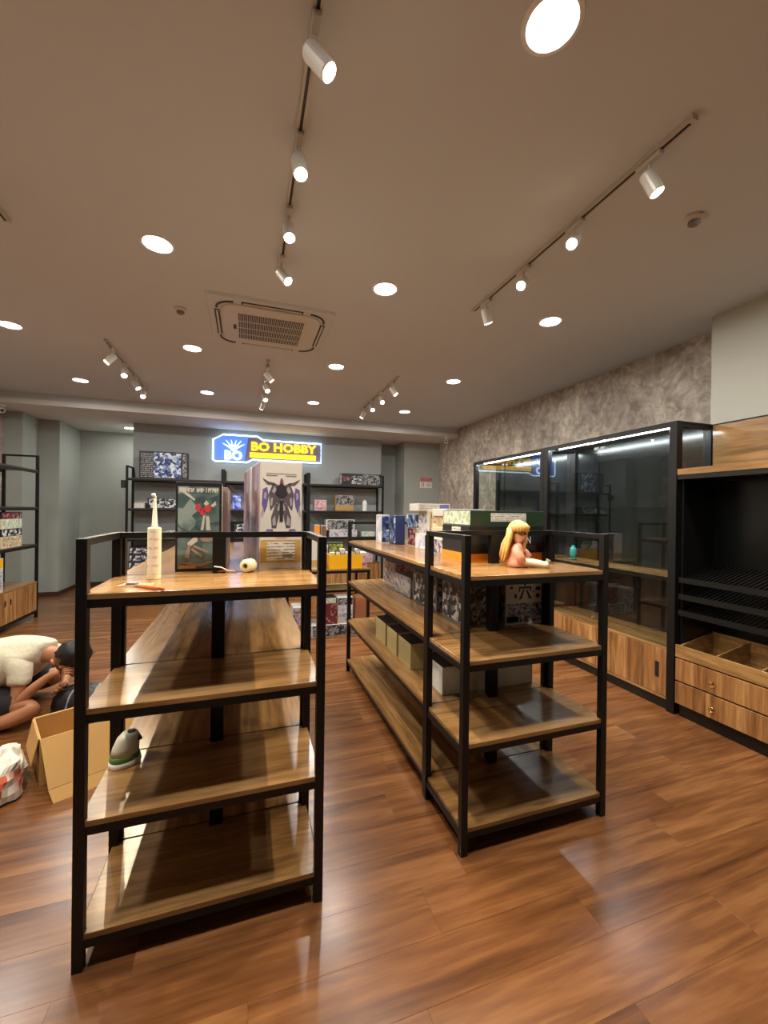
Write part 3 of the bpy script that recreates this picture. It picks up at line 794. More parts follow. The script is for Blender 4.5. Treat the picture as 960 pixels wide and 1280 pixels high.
# ---- white box with the big purple-grey robot
rb_w, rb_d, rb_h = 0.197, 0.33, 0.51
def robot_box(label, cx, y0, z0, rot, s=1.0, printed=True):
    wv, dv, hv = rb_w * s, rb_d * s, rb_h * s
    o = kit('model_kit_box', label, 'box', cx, y0, z0, wv, dv, hv, CW, rot=rot,
            left=[(0.02, 0.01, 0.98, 0.99, A_PURP, 'side_art')], right=[(0.02, 0.01, 0.98, 0.99, A_PURP, 'side_art')],
            front=[(0.02, 0.27, 0.98, 0.99, card('ivory white', 216, 210, 200), 'cover_panel'), (0.02, 0.06, 0.98, 0.265, card('gold frame', 196, 158, 84), 'lower_panel')], group='hero kit boxes')
    if not printed: return o
    Q = (wv, dv, hv)
    on_front(o, *Q, 'data_panel', [rect(0.16, 0.08, 0.84, 0.25)], TXT)
    on_front(o, *Q, 'barcode', [rect(0.54, 0.105, 0.78, 0.135)], CGY, 0.0018)
    on_front(o, *Q, 'title_print', [rect(0.14, 0.885, 0.86, 0.89), rect(0.14, 0.865, 0.40, 0.873), rect(0.60, 0.865, 0.86, 0.873)], CGY)
    text('title_letters', 'MODEL KIT', 0.011 * s, card('title grey', 140, 130, 128), o, (-wv * 0.34, -dv / 2 - 0.0016, hv * 0.335), width=wv * 0.68, extrude=0.0003) if False else None
    mirror = lambda pl: [(1 - a, b) for a, b in reversed(pl)]
    both = lambda pls: pls + [mirror(p) for p in pls]
    on_front(o, *Q, 'robot_armour_print', both([[(0.04, 0.60), (0.06, 0.74), (0.16, 0.76), (0.20, 0.68), (0.16, 0.58), (0.10, 0.52)], [(0.10, 0.30), (0.16, 0.37), (0.30, 0.37), (0.34, 0.31), (0.22, 0.30)]]), card('print purple', 104, 92, 150))
    on_front(o, *Q, 'robot_body_print', both([[(0.24, 0.54), (0.20, 0.70), (0.30, 0.80), (0.44, 0.78), (0.50, 0.60), (0.40, 0.62)], [(0.06, 0.84), (0.20, 0.81), (0.34, 0.80), (0.34, 0.78), (0.18, 0.78), (0.08, 0.82)], [(0.28, 0.38), (0.26, 0.48), (0.36, 0.60), (0.44, 0.62), (0.46, 0.52), (0.38, 0.38)]]), card('print graphite', 92, 84, 90))
    on_front(o, *Q, 'robot_core_print', [[(0.36, 0.69), (0.38, 0.76), (0.50, 0.80), (0.62, 0.76), (0.64, 0.69), (0.50, 0.65)], rect(0.46, 0.44, 0.54, 0.64)], card('print dark', 52, 48, 56), 0.0018)
    on_front(o, *Q, 'robot_head_print', [[(0.45, 0.78), (0.47, 0.83), (0.50, 0.85), (0.53, 0.83), (0.55, 0.78)]], card('print maroon', 128, 78, 84), 0.0018)
    on_front(o, *Q, 'robot_detail_print', both([[(0.30, 0.40), (0.29, 0.46), (0.35, 0.50), (0.38, 0.41)], [(0.27, 0.72), (0.33, 0.77), (0.38, 0.74), (0.33, 0.70)], [(0.08, 0.66), (0.10, 0.71), (0.15, 0.71), (0.14, 0.64)], [(0.40, 0.54), (0.42, 0.59), (0.45, 0.59), (0.45, 0.54)], [(0.24, 0.60), (0.25, 0.66), (0.30, 0.66), (0.28, 0.58)], [(0.12, 0.33), (0.16, 0.355), (0.26, 0.35), (0.2, 0.325)], [(0.02, 0.50), (0.06, 0.58), (0.09, 0.55), (0.05, 0.48)]]), card('print silver', 168, 160, 168), 0.0020)
    on_front(o, *Q, 'stand_print', [rect(0.36, 0.29, 0.64, 0.345)], card('print light grey', 186, 182, 182), 0.0018)
    return o
robot_box('tall white kit box with a purple and grey robot, nearest on the left gondola', 0.158, 2.0, ZT, R(6))
robot_box('tall lilac-sided kit box standing behind the white robot box', 0.118, 2.345, ZT, R(6), 1.0, False)

# ---- small things on the left end bay
tb = thing('sealant_tube', 'cream sealant cartridge with a long cut nozzle standing on the left shelf', 'sealant tube', (-0.345, 1.83, ZT))
MB().lathe([(0.023, 0), (0.0245, 0.002), (0.0245, 0.20), (0.0235, 0.203), (0.012, 0.206)], 28).build('cartridge', CREAM, tb, False)
MB().lathe([(0.012, 0.206), (0.011, 0.215), (0.0105, 0.216), (0.005, 0.312), (0.0045, 0.33)], 18).build('nozzle', card('nozzle cream', 238, 230, 206), tb, True)
MB().tube([(0, 0, 0.322), (-0.006, 0, 0.336), (-0.011, 0, 0.333)], [0.006, 0.008, 0.005], 10).build('nozzle_cap', WHITE, tb, True)
m = MB()
seg = 20
m.rings([[(0.02465 * math.cos(a), 0.02465 * math.sin(a), z) for a in [R(195 + 130 * i / seg) for i in range(seg + 1)]] for z in (0.02, 0.19)], False)
m.build('printed_label', lines('tube label', srgb(232, 220, 196), srgb(218, 188, 168), 9), tb, True)
pk = thing('blister_pack', 'small clear plastic pack lying on the left shelf by the tube', 'package', (-0.372, 1.68, ZT), R(-12))
m = MB(); m.box(-0.055, 0.05, -0.03, 0.03, 0, 0.004); m.build('backing_card', card('pack pink', 226, 176, 150), pk)
m = MB(); m.rings([[(x, y, z) for x, y in rrect(a, b, 0.012)] for a, b, z in ((0.045, 0.026, 0.0042), (0.042, 0.024, 0.016), (0.034, 0.018, 0.022))]); m.build('plastic_bubble', glass_mat('clear plastic', (0.97, 0.95, 0.93, 1), 1.25, 0.15), pk)
m = MB(); m.box(-0.03, 0.0, -0.014, 0.014, 0.0045, 0.012); m.build('blade', CGY, pk)
kn = thing('utility_knife', 'orange plastic knife handle sticking over the front edge of the left shelf', 'knife', (-0.30, 1.585, ZT), R(-42))
MB().tube([(-0.075, 0, 0.006), (-0.03, 0, 0.007), (0.03, 0, 0.008), (0.05, 0, 0.007)], [0.004, 0.0065, 0.007, 0.004], 10).build('handle', plain('orange plastic', srgb(238, 104, 40), 0.35), kn, True)
MB().tube([(-0.096, 0, 0.0045), (-0.07, 0, 0.005)], [0.002, 0.004], 8).build('shaft', CGY, kn, True)
rl = thing('tape_roll', 'white roll lying on its side in front of the robot box', 'roll', (0.012, 1.93, ZT), R(-28))
m = MB()
rr = []
for yv, r_ in ((-0.03, 0.012), (-0.03, 0.0265), (-0.022, 0.0295), (0.022, 0.0295), (0.03, 0.0265), (0.03, 0.012)):
    rr.append([(r_ * math.cos(2 * math.pi * i / 28), yv, 0.0295 + r_ * math.sin(2 * math.pi * i / 28)) for i in range(28)])
m.rings(rr, False); m.build('winding', CREAM, rl, True)
m = MB(); m.rings([[(r_ * math.cos(2 * math.pi * i / 20), yv, 0.0295 + r_ * math.sin(2 * math.pi * i / 20)) for i in range(20)] for yv, r_ in ((-0.0305, 0.0125), (-0.0305, 0.009), (0.0305, 0.009), (0.0305, 0.0125))], False); m.build('core', CKR, rl, True)
cb = thing('cable', 'thin white and red cable curled beside the white roll', 'cable', (-0.06, 1.90, ZT))
MB().tube([(-0.07, 0.02, 0.03), (-0.04, 0.0, 0.028), (-0.015, 0.01, 0.012), (0.02, 0.02, 0.004), (0.0, 0.05, 0.003), (-0.05, 0.03, 0.003)], 0.003, 8).build('white_lead', WHITE, cb, True)
MB().tube([(-0.07, 0.03, 0.006), (-0.03, 0.012, 0.01), (0.0, 0.03, 0.01), (0.025, 0.045, 0.004)], 0.0025, 8).build('red_lead', plain('red lead', srgb(170, 60, 50), 0.4), cb, True)

# ---- white and green hand tool on the third board
tl = thing('hand_tool', 'small white and green plastic tool standing on the third board of the left shelf', 'tool', (-0.452, 1.86, LV[2]), R(20))
def ell(a, b, z, n=24, ox=0.0): return [(ox + a * math.cos(2 * math.pi * i / n) * (0.9 + 0.1 * math.cos(2 * math.pi * i / n)), b * math.sin(2 * math.pi * i / n), z) for i in range(n)]
MB().rings([ell(0.060, 0.042, 0.0), ell(0.063, 0.045, 0.006), ell(0.062, 0.044, 0.022)]).build('base_plate', WHITE, tl, True)
MB().rings([ell(0.058, 0.041, 0.0222), ell(0.060, 0.042, 0.030), ell(0.056, 0.040, 0.044)]).build('green_band', plain('leaf green plastic', srgb(84, 128, 56), 0.4), tl, True)
MB().rings([ell(0.055, 0.039, 0.0442), ell(0.052, 0.037, 0.07, ox=0.004), ell(0.043, 0.031, 0.105, ox=0.012), ell(0.030, 0.022, 0.122, ox=0.018)]).build('housing', plain('pale tool plastic', srgb(214, 216, 200), 0.4), tl, True)
m = MB(); m.rings([ell(0.022, 0.02, 0.085, ox=0.045), ell(0.020, 0.018, 0.105, ox=0.036), ell(0.016, 0.015, 0.125, ox=0.026)]); m.build('grip', DARKP, tl, True)

# ---- right gondola, top board
by = GY + 0.011 + GE
RT = [
 # label, cx, y0, z0, sx, sy, sz, body, front, left
 ('white and blue kit box at the far end of the right gondola row', 1.15, 3.36, ZT, 0.07, 0.16, 0.25, CW, A_BLUE, A_PALEB),
 ('dark navy kit box third from the far end of the right gondola', 1.235, 3.22, ZT, 0.085, 0.14, 0.245, CBL, CBL, A_BLUE),
 ('dark red and white kit box in the right gondola row beside the navy box', 1.34, 2.98, ZT, 0.11, 0.2, 0.15, CW, A_MIX, A_RED),
 ('pale blue low kit box on the right gondola board', 1.33, 2.68, ZT, 0.17, 0.24, 0.115, CW, A_PALEB, A_PALEB),
 ('beige picture kit box stacked over the pale blue box', 1.38, 2.74, ZT + 0.1155, 0.2, 0.20, 0.17, CBE, A_BROWN, A_WHITE),
 ('small grey and white kit box stacked on the dark red box', 1.33, 3.0, ZT + 0.1505, 0.11, 0.18, 0.11, CGY, A_BLUE, A_BLUE),
 ('slim white box with a blue end on top of the far stack', 1.34, 2.78, ZT + 0.286, 0.26, 0.18, 0.055, CW, CW, CW),
 ('colourful kit box low behind the shelf post on the right gondola', 1.33, 2.34, ZT, 0.22, 0.28, 0.10, CW, A_MIX, A_MIX),
 ('cream kit box in the middle of the right gondola stack', 1.36, 2.36, ZT + 0.1005, 0.24, 0.26, 0.075, CBE, A_BROWN, CBE),
 ('brown printed kit box in the right gondola stack under a slim white one', 1.38, 2.40, ZT + 0.176, 0.25, 0.24, 0.075, CBE, A_BROWN, A_BROWN),
 ('slim white box with a violet end on top of the middle stack', 1.38, 2.40, ZT + 0.2515, 0.27, 0.22, 0.05, CW, CW, CW),
]
VIO = card('violet', 112, 112, 196)
for lb, cx, y0, z0, sx, sy, sz, body, fm, lm in RT:
    fr = [(0.04, 0.05, 0.96, 0.95, fm, 'cover_print')]
    if 'slim white' in lb: fr = [(0.66, 0.1, 0.96, 0.9, VIO, 'violet_end'), (0.05, 0.35, 0.55, 0.65, TXT, 'title_print')]
    kit('kit_box', lb, 'box', cx, y0, z0, sx, sy, sz, body, front=fr, left=[(0.04, 0.05, 0.96, 0.95, lm, 'side_print')], group='kit boxes on the right gondola')
# the big black box with an orange foot and the green box on it
bb = kit('kit_box', 'large black kit box with an orange foot strip behind the doll', 'box', 1.43, 2.0, ZT, 0.50, 0.33, 0.205, CB,
    front=[(0.0, 0.0, 1.0, 0.23, COR, 'orange_strip'), (0.55, 0.30, 0.9, 0.45, card('shade grey', 70, 62, 54), 'small_picture')],
    left=[(0.0, 0.0, 1.0, 0.23, COR, 'orange_strip'), (0.3, 0.74, 0.62, 0.96, TXT, 'white_sticker')], group='kit boxes on the right gondola')
text('title_print', 'TION', 0.045, CW, bb, (0.06, -0.166, -0.005), width=0.10, extrude=0.0005)
gb = kit('kit_box', 'long dark green box with a white printed title on top of the black box', 'box', 1.44, 2.005, ZT + 0.206, 0.50, 0.34, 0.085, CGR,
    front=[(0.26, 0.28, 0.74, 0.84, TXTG, 'title_print')], left=[(0.02, 0.04, 0.98, 0.96, A_GREEN, 'side_art')], group='kit boxes on the right gondola')

# ---- right gondola, second and third boards
cmb = kit('comic_box', 'black and white comic-print box on the second right board, nearest the camera', 'box', 1.555, 2.004, LV[1], 0.255, 0.3, 0.25, card('comic white', 214, 212, 206),
    front=[(0.03, 0.55, 0.97, 0.96, card('comic paper', 206, 204, 198), 'upper_print'), (0.03, 0.06, 0.97, 0.5, A_COMIC, 'lower_print'), (0.02, 0.03, 0.34, 0.2, TXTG, 'price_sticker')], left=[(0.04, 0.05, 0.96, 0.95, A_BW, 'side_print')], group='boxes under the right gondola top')
on_front(cmb, 0.255, 0.3, 0.25, 'glyph_print', [rect(0.48, 0.90, 0.53, 0.95), rect(0.34, 0.84, 0.68, 0.885), rect(0.34, 0.77, 0.38, 0.85), rect(0.64, 0.77, 0.68, 0.85),
    [(0.46, 0.82), (0.50, 0.82), (0.42, 0.60), (0.34, 0.58)], [(0.53, 0.82), (0.57, 0.82), (0.70, 0.60), (0.62, 0.59)], rect(0.10, 0.84, 0.18, 0.90), rect(0.22, 0.62, 0.29, 0.72), [(0.78, 0.80), (0.84, 0.88), (0.95, 0.86), (0.92, 0.78)], [(0.80, 0.64), (0.88, 0.60), (0.93, 0.68), (0.84, 0.72)], rect(0.72, 0.74, 0.76, 0.77)], CB, 0.0018)
kit('comic_box', 'dark comic-print box left of the black and white one on the second right board', 'box', 1.285, 2.03, LV[1], 0.2, 0.3, 0.24, CGY, front=[(0.04, 0.05, 0.96, 0.95, A_BW, 'cover_print')], left=[(0.04, 0.05, 0.96, 0.95, A_DARK, 'side_print')], group='boxes under the right gondola top')
kit('comic_box', 'grey printed box deep on the second right board', 'box', 1.31, 2.40, LV[1], 0.26, 0.4, 0.22, CGY, front=[(0.04, 0.05, 0.96, 0.95, A_BW, 'cover_print')], left=[(0.04, 0.05, 0.96, 0.95, A_DARK, 'side_print')], group='boxes under the right gondola top')
kit('comic_box', 'pale low box on the second right board farther back', 'box', 1.30, 2.85, LV[1], 0.24, 0.34, 0.15, card('pale grey', 170, 170, 166), front=[(0.04, 0.05, 0.96, 0.95, A_WHITE, 'cover_print')], left=[(0.04, 0.05, 0.96, 0.95, A_WHITE, 'side_print')], group='boxes under the right gondola top')
kit('comic_box', 'pink-printed box at the far end of the second right board', 'box', 1.33, 3.30, LV[1], 0.22, 0.3, 0.2, CW, front=[(0.04, 0.05, 0.96, 0.95, A_PINK, 'cover_print')], left=[(0.04, 0.05, 0.96, 0.95, A_MIX, 'side_print')], group='boxes under the right gondola top')
kit('storage_box', 'long white storage box with a black lid on the third right board', 'box', 1.34, 2.03, LV[2], 0.60, 0.24, 0.155, card('storage white', 226, 230, 224), top=[(0, 0, 1, 1, CB, 'black_lid')], group='lidded storage boxes')
for i, (y0, sy, cx, dsc) in enumerate(((2.42, 0.22, 1.12, 'nearest the white storage box'), (2.68, 0.20, 1.12, 'in the middle of the beige row'), (2.92, 0.24, 1.12, 'at the far end of the beige row'))):
    kit('storage_box', 'beige black-lidded carton on the third right board, ' + dsc, 'box', cx, y0, LV[2], 0.22, sy, 0.165, card('carton beige', 190, 174, 120), top=[(0, 0, 1, 1, CB, 'black_lid')], group='lidded storage boxes')

# ---- boxes on the back racks
RK = RY + 0.05
kit('kit_box', 'wide black kit box with a blue picture on the left rack top', 'box', -1.325, RK, 2.0005, 0.73, 0.16, 0.455, CB,
    front=[(0.03, 0.05, 0.3, 0.92, TXTD, 'print_column'), (0.3, 0.04, 0.86, 0.96, A_BLUE, 'cover_art'), (0.89, 0.06, 0.98, 0.96, A_BW, 'photo_strip')], group='boxes on the back racks')
kit('kit_box', 'long dark kit box with red and white print on the right rack top', 'box', 2.14, RK, 2.0005, 0.80, 0.24, 0.225, CB,
    front=[(0.03, 0.35, 0.2, 0.72, A_RED, 'red_print'), (0.22, 0.1, 0.48, 0.8, A_DARK, 'dark_art'), (0.5, 0.05, 0.96, 0.95, A_BW, 'cover_art')], left=[(0.1, 0.1, 0.9, 0.9, A_WHITE, 'side_print')], group='boxes on the back racks')
RB = [('black boxed set with grey picture panels on the left rack', -1.33, 1.5, 0.46, 0.17, CB, A_DARK), ('pale flat pack beside the black set on the left rack', -1.68, 1.5, 0.16, 0.09, card('pale pack', 150, 146, 136), TXT),
      ('blue and white box on the lower board of the left rack', -1.15, 1.0, 0.26, 0.12, CW, A_BLUE),
      ('bright blue kit box on the middle rack left of the robot box', -0.16, 1.5, 0.15, 0.26, card('bright blue', 60, 84, 190), art('blue pack art', [srgb(40, 60, 170), srgb(90, 120, 230), srgb(190, 206, 240), srgb(50, 70, 180)], 14, 21)),
      ('dark tall box on the lower board of the middle rack', -0.10, 1.0, 0.16, 0.30, CB, A_DARK), ('white tall box on the lower board of the middle rack', 0.08, 1.0, 0.10, 0.28, CW, A_WHITE),
      ('pink and white kit box on the right rack next to the post', 1.33, 1.5, 0.22, 0.20, CW, A_PINK), ('black and white striped box with a cardboard foot on the right rack', 1.80, 1.5, 0.36, 0.30, CKR, A_BW),
      ('orange-spined box low on the right rack beside the post', 1.27, 1.0, 0.10, 0.23, CW, COR), ('brown-spined box low on the right rack second from the post', 1.40, 1.0, 0.09, 0.22, CW, card('brown spine', 120, 80, 50)),
      ('long white kit box low on the right rack', 1.78, 1.0, 0.54, 0.13, CW, A_WHITE), ('pale kit box with a black picture stacked on the long white one', 1.72, 1.1305, 0.56, 0.2, CW, A_BW),
      ('small grey box low on the right rack near the dark recess', 2.28, 1.0, 0.28, 0.10, card('pale grey', 170, 170, 166), A_GREEN)]
for lb, cx, z, sx, sz, body, fm in RB:
    fr = [(0.05, 0.06, 0.95, 0.94, fm, 'cover_print')]
    if 'cardboard foot' in lb: fr = [(0.02, 0.38, 0.98, 0.98, fm, 'striped_print')]
    kit('kit_box', lb, 'box', cx, RK, z + 0.0005, sx, 0.22, sz, body, front=fr, group='boxes on the back racks')
cup = thing('white_bottle', 'plain white bottle standing on the right rack', 'bottle', (2.22, RK + 0.08, 1.5005))
MB().lathe([(0.048, 0), (0.05, 0.004), (0.05, 0.16), (0.036, 0.18)], 20).build('bottle_body', WHITE, cup)
MB().lathe([(0.036, 0.18), (0.036, 0.21), (0.03, 0.214)], 20).build('cap', CREAM, cup)
for i in range(3):
    kit('kit_box', 'flat black kit box on the left rack cabinet, ' + ('bottom', 'middle', 'top')[i] + ' of its stack', 'box', -1.68 + 0.006 * i, RK, 0.4955 + 0.121 * i, 0.30, 0.22, 0.12, CB, front=[(0.04, 0.1, 0.96, 0.9, A_DARK, 'cover_print')], group='black stack on the left rack')
kit('kit_box', 'lavender blue box on the middle rack cabinet', 'box', -0.12, RK, 0.4955, 0.36, 0.25, 0.36, card('lavender', 130, 140, 214), group='boxes on the back racks')
kit('kit_box', 'red and white box on the right rack cabinet', 'box', 2.22, RK, 0.4955, 0.30, 0.22, 0.17, CW, front=[(0.05, 0.06, 0.95, 0.94, A_PINK, 'cover_print')], group='boxes on the back racks')

# ---- boxes on the left wall rack (it runs along y, front faces +x)
LR = [('pale kit box at the bottom of the stack on the left-wall rack', 1.0, 0.14, CBE, A_BROWN, A_WHITE), ('dark kit box with a pink corner in the left-wall stack', 1.1405, 0.09, CB, A_DARK, A_RED), ('olive-white kit box third in the left-wall stack', 1.231, 0.12, CBE, A_GREEN, A_BW), ('slim dark kit box on top of the left-wall stack', 1.3515, 0.08, CB, A_RED, A_BW)]
for lb, z, sz, body, fm, lm in LR:
    o = kit('kit_box', lb, 'box', -2.70, 6.15, z + 0.0005, 0.46, 0.3, sz, body, rot=R(90), front=[(0.04, 0.06, 0.96, 0.94, fm, 'cover_print')], right=[(0.05, 0.06, 0.95, 0.94, lm, 'side_print')], group='stack on the left-wall rack')
kit('kit_box', 'yellow and white kit box standing on the left-wall cabinet', 'box', -2.70, 5.82, 0.4955, 0.30, 0.28, 0.40, CW, rot=R(90), front=[(0.02, 0.72, 0.98, 0.98, CYE, 'yellow_band'), (0.02, 0.04, 0.98, 0.70, A_WHITE, 'cover_art')], right=[(0.02, 0.72, 0.98, 0.98, CYE, 'yellow_band'), (0.02, 0.04, 0.98, 0.70, A_BW, 'side_art')], group='stack on the left-wall rack')

# ------------------------------------------------------------------ display table with goods, behind the gondolas
dt = thing('display_table', 'wooden display table on black legs between the gondolas and the back racks', 'table', (0.45, 4.86, 0))
TW, TD, TZ = 1.02, 0.62, 0.79
box('table_top', 0, TW, 0, TD, TZ - 0.022, TZ, WOODX, dt, 0.001)
for px, py in ((0.0, 0.005), (TW - P, 0.005), (0.0, TD - P), (TW - P, TD - P), (0.48, TD - P)):
    box('leg', px, px + P, py, py + P, 0, TZ - 0.0225, BLACK, dt)
m = MB(); m.box(P, TW - P, 0.008, 0.03, TZ - 0.052, TZ - 0.0225); m.box(P, TW - P, TD - 0.03, TD - 0.008, TZ - 0.052, TZ - 0.0225); m.build('apron', BLACK, dt)
box('lower_board', 0.48, TW - P - 0.003, 0.24, TD - P - 0.003, 0.49, 0.51, card('pale board', 214, 190, 120), dt)
m = MB(); m.box(P, TW - P, TD - 0.028, TD - 0.010, 0.462, 0.4895); m.box(P, TW - P, 0.245, 0.263, 0.462, 0.4895); m.build('lower_frame', BLACK, dt)
ob = thing('display_carton', 'open orange-yellow display carton full of small packs on the table', 'carton', (1.17, 4.90, TZ + 0.0005))
m = MB(); m.box(-0.205, 0.205, 0, 0.008, 0, 0.17); m.build('front_wall', CYE, ob)
m = MB(); m.box(-0.205, -0.197, 0.0085, 0.22, 0, 0.17); m.box(0.197, 0.205, 0.0085, 0.22, 0, 0.17); m.box(-0.196, 0.196, 0.212, 0.22, 0, 0.17); m.box(-0.196, 0.196, 0.0085, 0.211, 0, 0.006); m.build('tray', CYE, ob)
for i in range(6):
    c = (A_BROWN, A_GREEN, A_WHITE, A_MIX, A_BROWN, A_WHITE)[i]
    kit('small_pack', 'small printed pack standing in the orange carton, %s from the left' % ('first', 'second', 'third', 'fourth', 'fifth', 'sixth')[i], 'pack', 1.17 - 0.16 + 0.064 * i, 4.93, TZ + 0.007, 0.055, 0.08, 0.19 + 0.02 * (i % 3), (CW, CGR, CBE)[i % 3], front=[(0.05, 0.05, 0.95, 0.95, c, 'pack_print')], group='small packs in the orange carton')
robot_box('tall lilac kit box standing on the display table', 0.76, 4.92, TZ + 0.0005, 0, 0.8, False)
kit('kit_box', 'green printed box behind the orange carton on the table', 'box', 1.10, 5.16, TZ + 0.0005, 0.20, 0.14, 0.30, CGR, front=[(0.05, 0.06, 0.95, 0.94, art('leaf art', [srgb(60, 90, 40), srgb(110, 130, 60), srgb(40, 60, 30), srgb(160, 160, 90)], 20, 23), 'cover_print')], group='boxes on the display table')
kit('kit_box', 'small white box behind the orange carton on the table', 'box', 0.945, 5.16, TZ + 0.0005, 0.10, 0.12, 0.27, CW, front=[(0.05, 0.06, 0.95, 0.94, A_WHITE, 'cover_print')], group='boxes on the display table')
kit('kit_box', 'red and white box at the right end of the table', 'box', 1.425, 5.02, TZ + 0.0005, 0.09, 0.2, 0.18, CW, front=[(0.05, 0.06, 0.95, 0.94, A_PINK, 'cover_print')], group='boxes on the display table')
UT = [('wide white kit box on the floor at the front of the table', 1.02, 4.80, 0.0, 0.56, 0.30, 0.14, CW, A_BW), ('dark red kit box standing on the wide white floor box', 0.96, 4.815, 0.1405, 0.18, 0.22, 0.25, CRE, A_RED), ('white kit box stacked beside the dark red one under the table', 1.15, 4.82, 0.1405, 0.19, 0.22, 0.12, CW, A_WHITE), ('pale kit box stacked second beside the dark red one', 1.15, 4.82, 0.261, 0.19, 0.22, 0.10, CW, A_PALEB),
      ('white and black kit box stacked on top beside the dark red one', 1.15, 4.82, 0.3615, 0.19, 0.21, 0.09, CW, A_BW), ('dark kit box lying on the dark red one under the table', 0.95, 4.82, 0.391, 0.18, 0.22, 0.065, CB, A_GREEN), ('reddish carton at the right leg of the table', 1.365, 4.90, 0.0, 0.14, 0.30, 0.42, card('terracotta', 176, 110, 70), card('terracotta face', 170, 108, 72)), ('pink and blue kit box at the left under the table', 0.62, 4.84, 0.0, 0.18, 0.26, 0.36, CW, A_MIX)]
for lb, cx, y0, z0, sx, sy, sz, body, fm in UT:
    kit('kit_box', lb, 'box', cx, y0, z0, sx, sy, sz, body, front=[(0.03, 0.04, 0.97, 0.96, fm, 'cover_print')], group='kit boxes stacked under the table')

# small toy in the far showcase
ty = thing('toy_figure', 'small turquoise toy on the wooden shelf inside the glass showcase', 'toy', (3.24, 3.40, 1.0205))
MB().lathe([(0.035, 0), (0.04, 0.01), (0.03, 0.015)], 16).build('stand', card('toy green', 90, 120, 90), ty)
MB().tube([(0, 0, 0.015), (0, 0, 0.06), (0, 0, 0.11), (0, 0, 0.15)], [0.02, 0.034, 0.03, 0.012], 12).build('toy_body', plain('turquoise plastic', srgb(40, 170, 170), 0.3), ty, True)

# ------------------------------------------------------------------ doll on the right end bay
HAIR = plain('blonde doll hair', srgb(226, 182, 108), 0.45, noise=0.25, scale=60)
SKIN = plain('doll skin', srgb(244, 206, 178), 0.45)
PINK = plain('pink doll dress', srgb(236, 166, 142), 0.7, noise=0.2, scale=60)
SOCK = plain('doll stockings', srgb(242, 234, 206), 0.6)
dl = thing('doll', 'blonde long-haired doll in a pink outfit sitting on the right shelf', 'doll', (1.335, 1.80, ZT), R(-34))
# local x = towards the picture's right (legs), y = away
skin('body', [(0, 0, 0.022), (0.004, 0, 0.06), (0.008, 0, 0.10), (0.012, 0, 0.125), (0.018, -0.004, 0.155), (0.022, -0.006, 0.185),
              (0.005, -0.042, 0.10), (0.02, -0.056, 0.065), (0.03, -0.05, 0.03), (0.005, 0.042, 0.10), (0.05, 0.05, 0.07), (0.07, 0.035, 0.045),
              (0.03, -0.022, 0.022), (0.09, -0.022, 0.024), (0.145, -0.018, 0.016), (0.158, -0.018, 0.03),
              (0.03, 0.022, 0.022), (0.095, 0.024, 0.028), (0.15, 0.026, 0.018), (0.165, 0.026, 0.034)],
     [(0, 1), (1, 2), (2, 3), (3, 4), (4, 5), (2, 6), (6, 7), (7, 8), (2, 9), (9, 10), (10, 11), (0, 12), (12, 13), (13, 14), (14, 15), (0, 16), (16, 17), (17, 18), (18, 19)],
     [0.026, 0.024, 0.024, 0.012, 0.034, 0.034, 0.012, 0.010, 0.007, 0.012, 0.010, 0.007, 0.019, 0.013, 0.010, 0.009, 0.019, 0.013, 0.010, 0.009], SKIN, dl, 2)
def stocking(yv, yk):
    return MB().tube([(0.035, yv, 0.024), (0.09, yk, 0.026), (0.145, yk + 0.002, 0.0175), (0.155, yk + 0.002, 0.02), (0.164, yk + 0.002, 0.042)], [0.021, 0.016, 0.014, 0.0155, 0.010], 12)
stocking(-0.023, -0.021).build('stocking', SOCK, dl, True)
stocking(0.023, 0.025).build('stocking', SOCK, dl, True)
m = MB()
m.rings([[(ox + a * math.cos(2 * math.pi * i / 20), b * math.sin(2 * math.pi * i / 20), z) for i in range(20)] for ox, a, b, z in ((0.012, 0.052, 0.056, 0.004), (0.012, 0.048, 0.052, 0.03), (0.008, 0.034, 0.038, 0.065), (0.008, 0.032, 0.044, 0.098), (0.010, 0.022, 0.034, 0.118), (0.012, 0.014, 0.016, 0.126))])
m.build('dress', PINK, dl, True)
for sgn, pts in ((-1, [(0.006, -0.036, 0.108), (0.006, -0.05, 0.088), (0.02, -0.062, 0.06), (0.03, -0.054, 0.034)]), (1, [(0.006, 0.036, 0.108), (0.026, 0.05, 0.09), (0.052, 0.053, 0.068), (0.068, 0.04, 0.048)])):
    MB().tube(pts, [0.016, 0.021, 0.022, 0.022], 12).build('sleeve', PINK, dl, True)
m = MB()
def ball(m, c, rx_, ry_, rz_, a0=-90, a1=90, n=10, seg=20):
    m.rings([[(c[0] + rx_ * math.cos(R(a0 + (a1 - a0) * j / n)) * math.cos(2 * math.pi * i / seg), c[1] + ry_ * math.cos(R(a0 + (a1 - a0) * j / n)) * math.sin(2 * math.pi * i / seg), c[2] + rz_ * math.sin(R(a0 + (a1 - a0) * j / n))) for i in range(seg)] for j in range(n + 1)])
    return m
ball(m, (0.012, -0.002, 0.19), 0.052, 0.052, 0.054, -2, 88)
hc = m.build('hair_cap', HAIR, dl, True)
m = MB()
for k_ in range(30):
    a = R(10 + 215 / 29 * k_)
    cx_, cy_ = 0.012 + 0.043 * math.cos(a), -0.002 + 0.043 * math.sin(a)
    ln_ = 0.15 - 0.03 * random.random()
    fl_ = 1.0 + 0.35 * random.random()
    m.tube([(cx_, cy_, 0.20), (cx_ * 1.0 - 0.006, cy_ * 1.12, 0.16), (0.004 + (cx_ - 0.012) * fl_ - 0.012, cy_ * fl_ * 1.1, 0.20 - ln_ * 0.7), (-0.01 + (cx_ - 0.012) * fl_ - 0.014, cy_ * fl_ * 1.15, max(0.012, 0.20 - ln_ * 1.15))], [0.012, 0.012, 0.010, 0.003], 7)
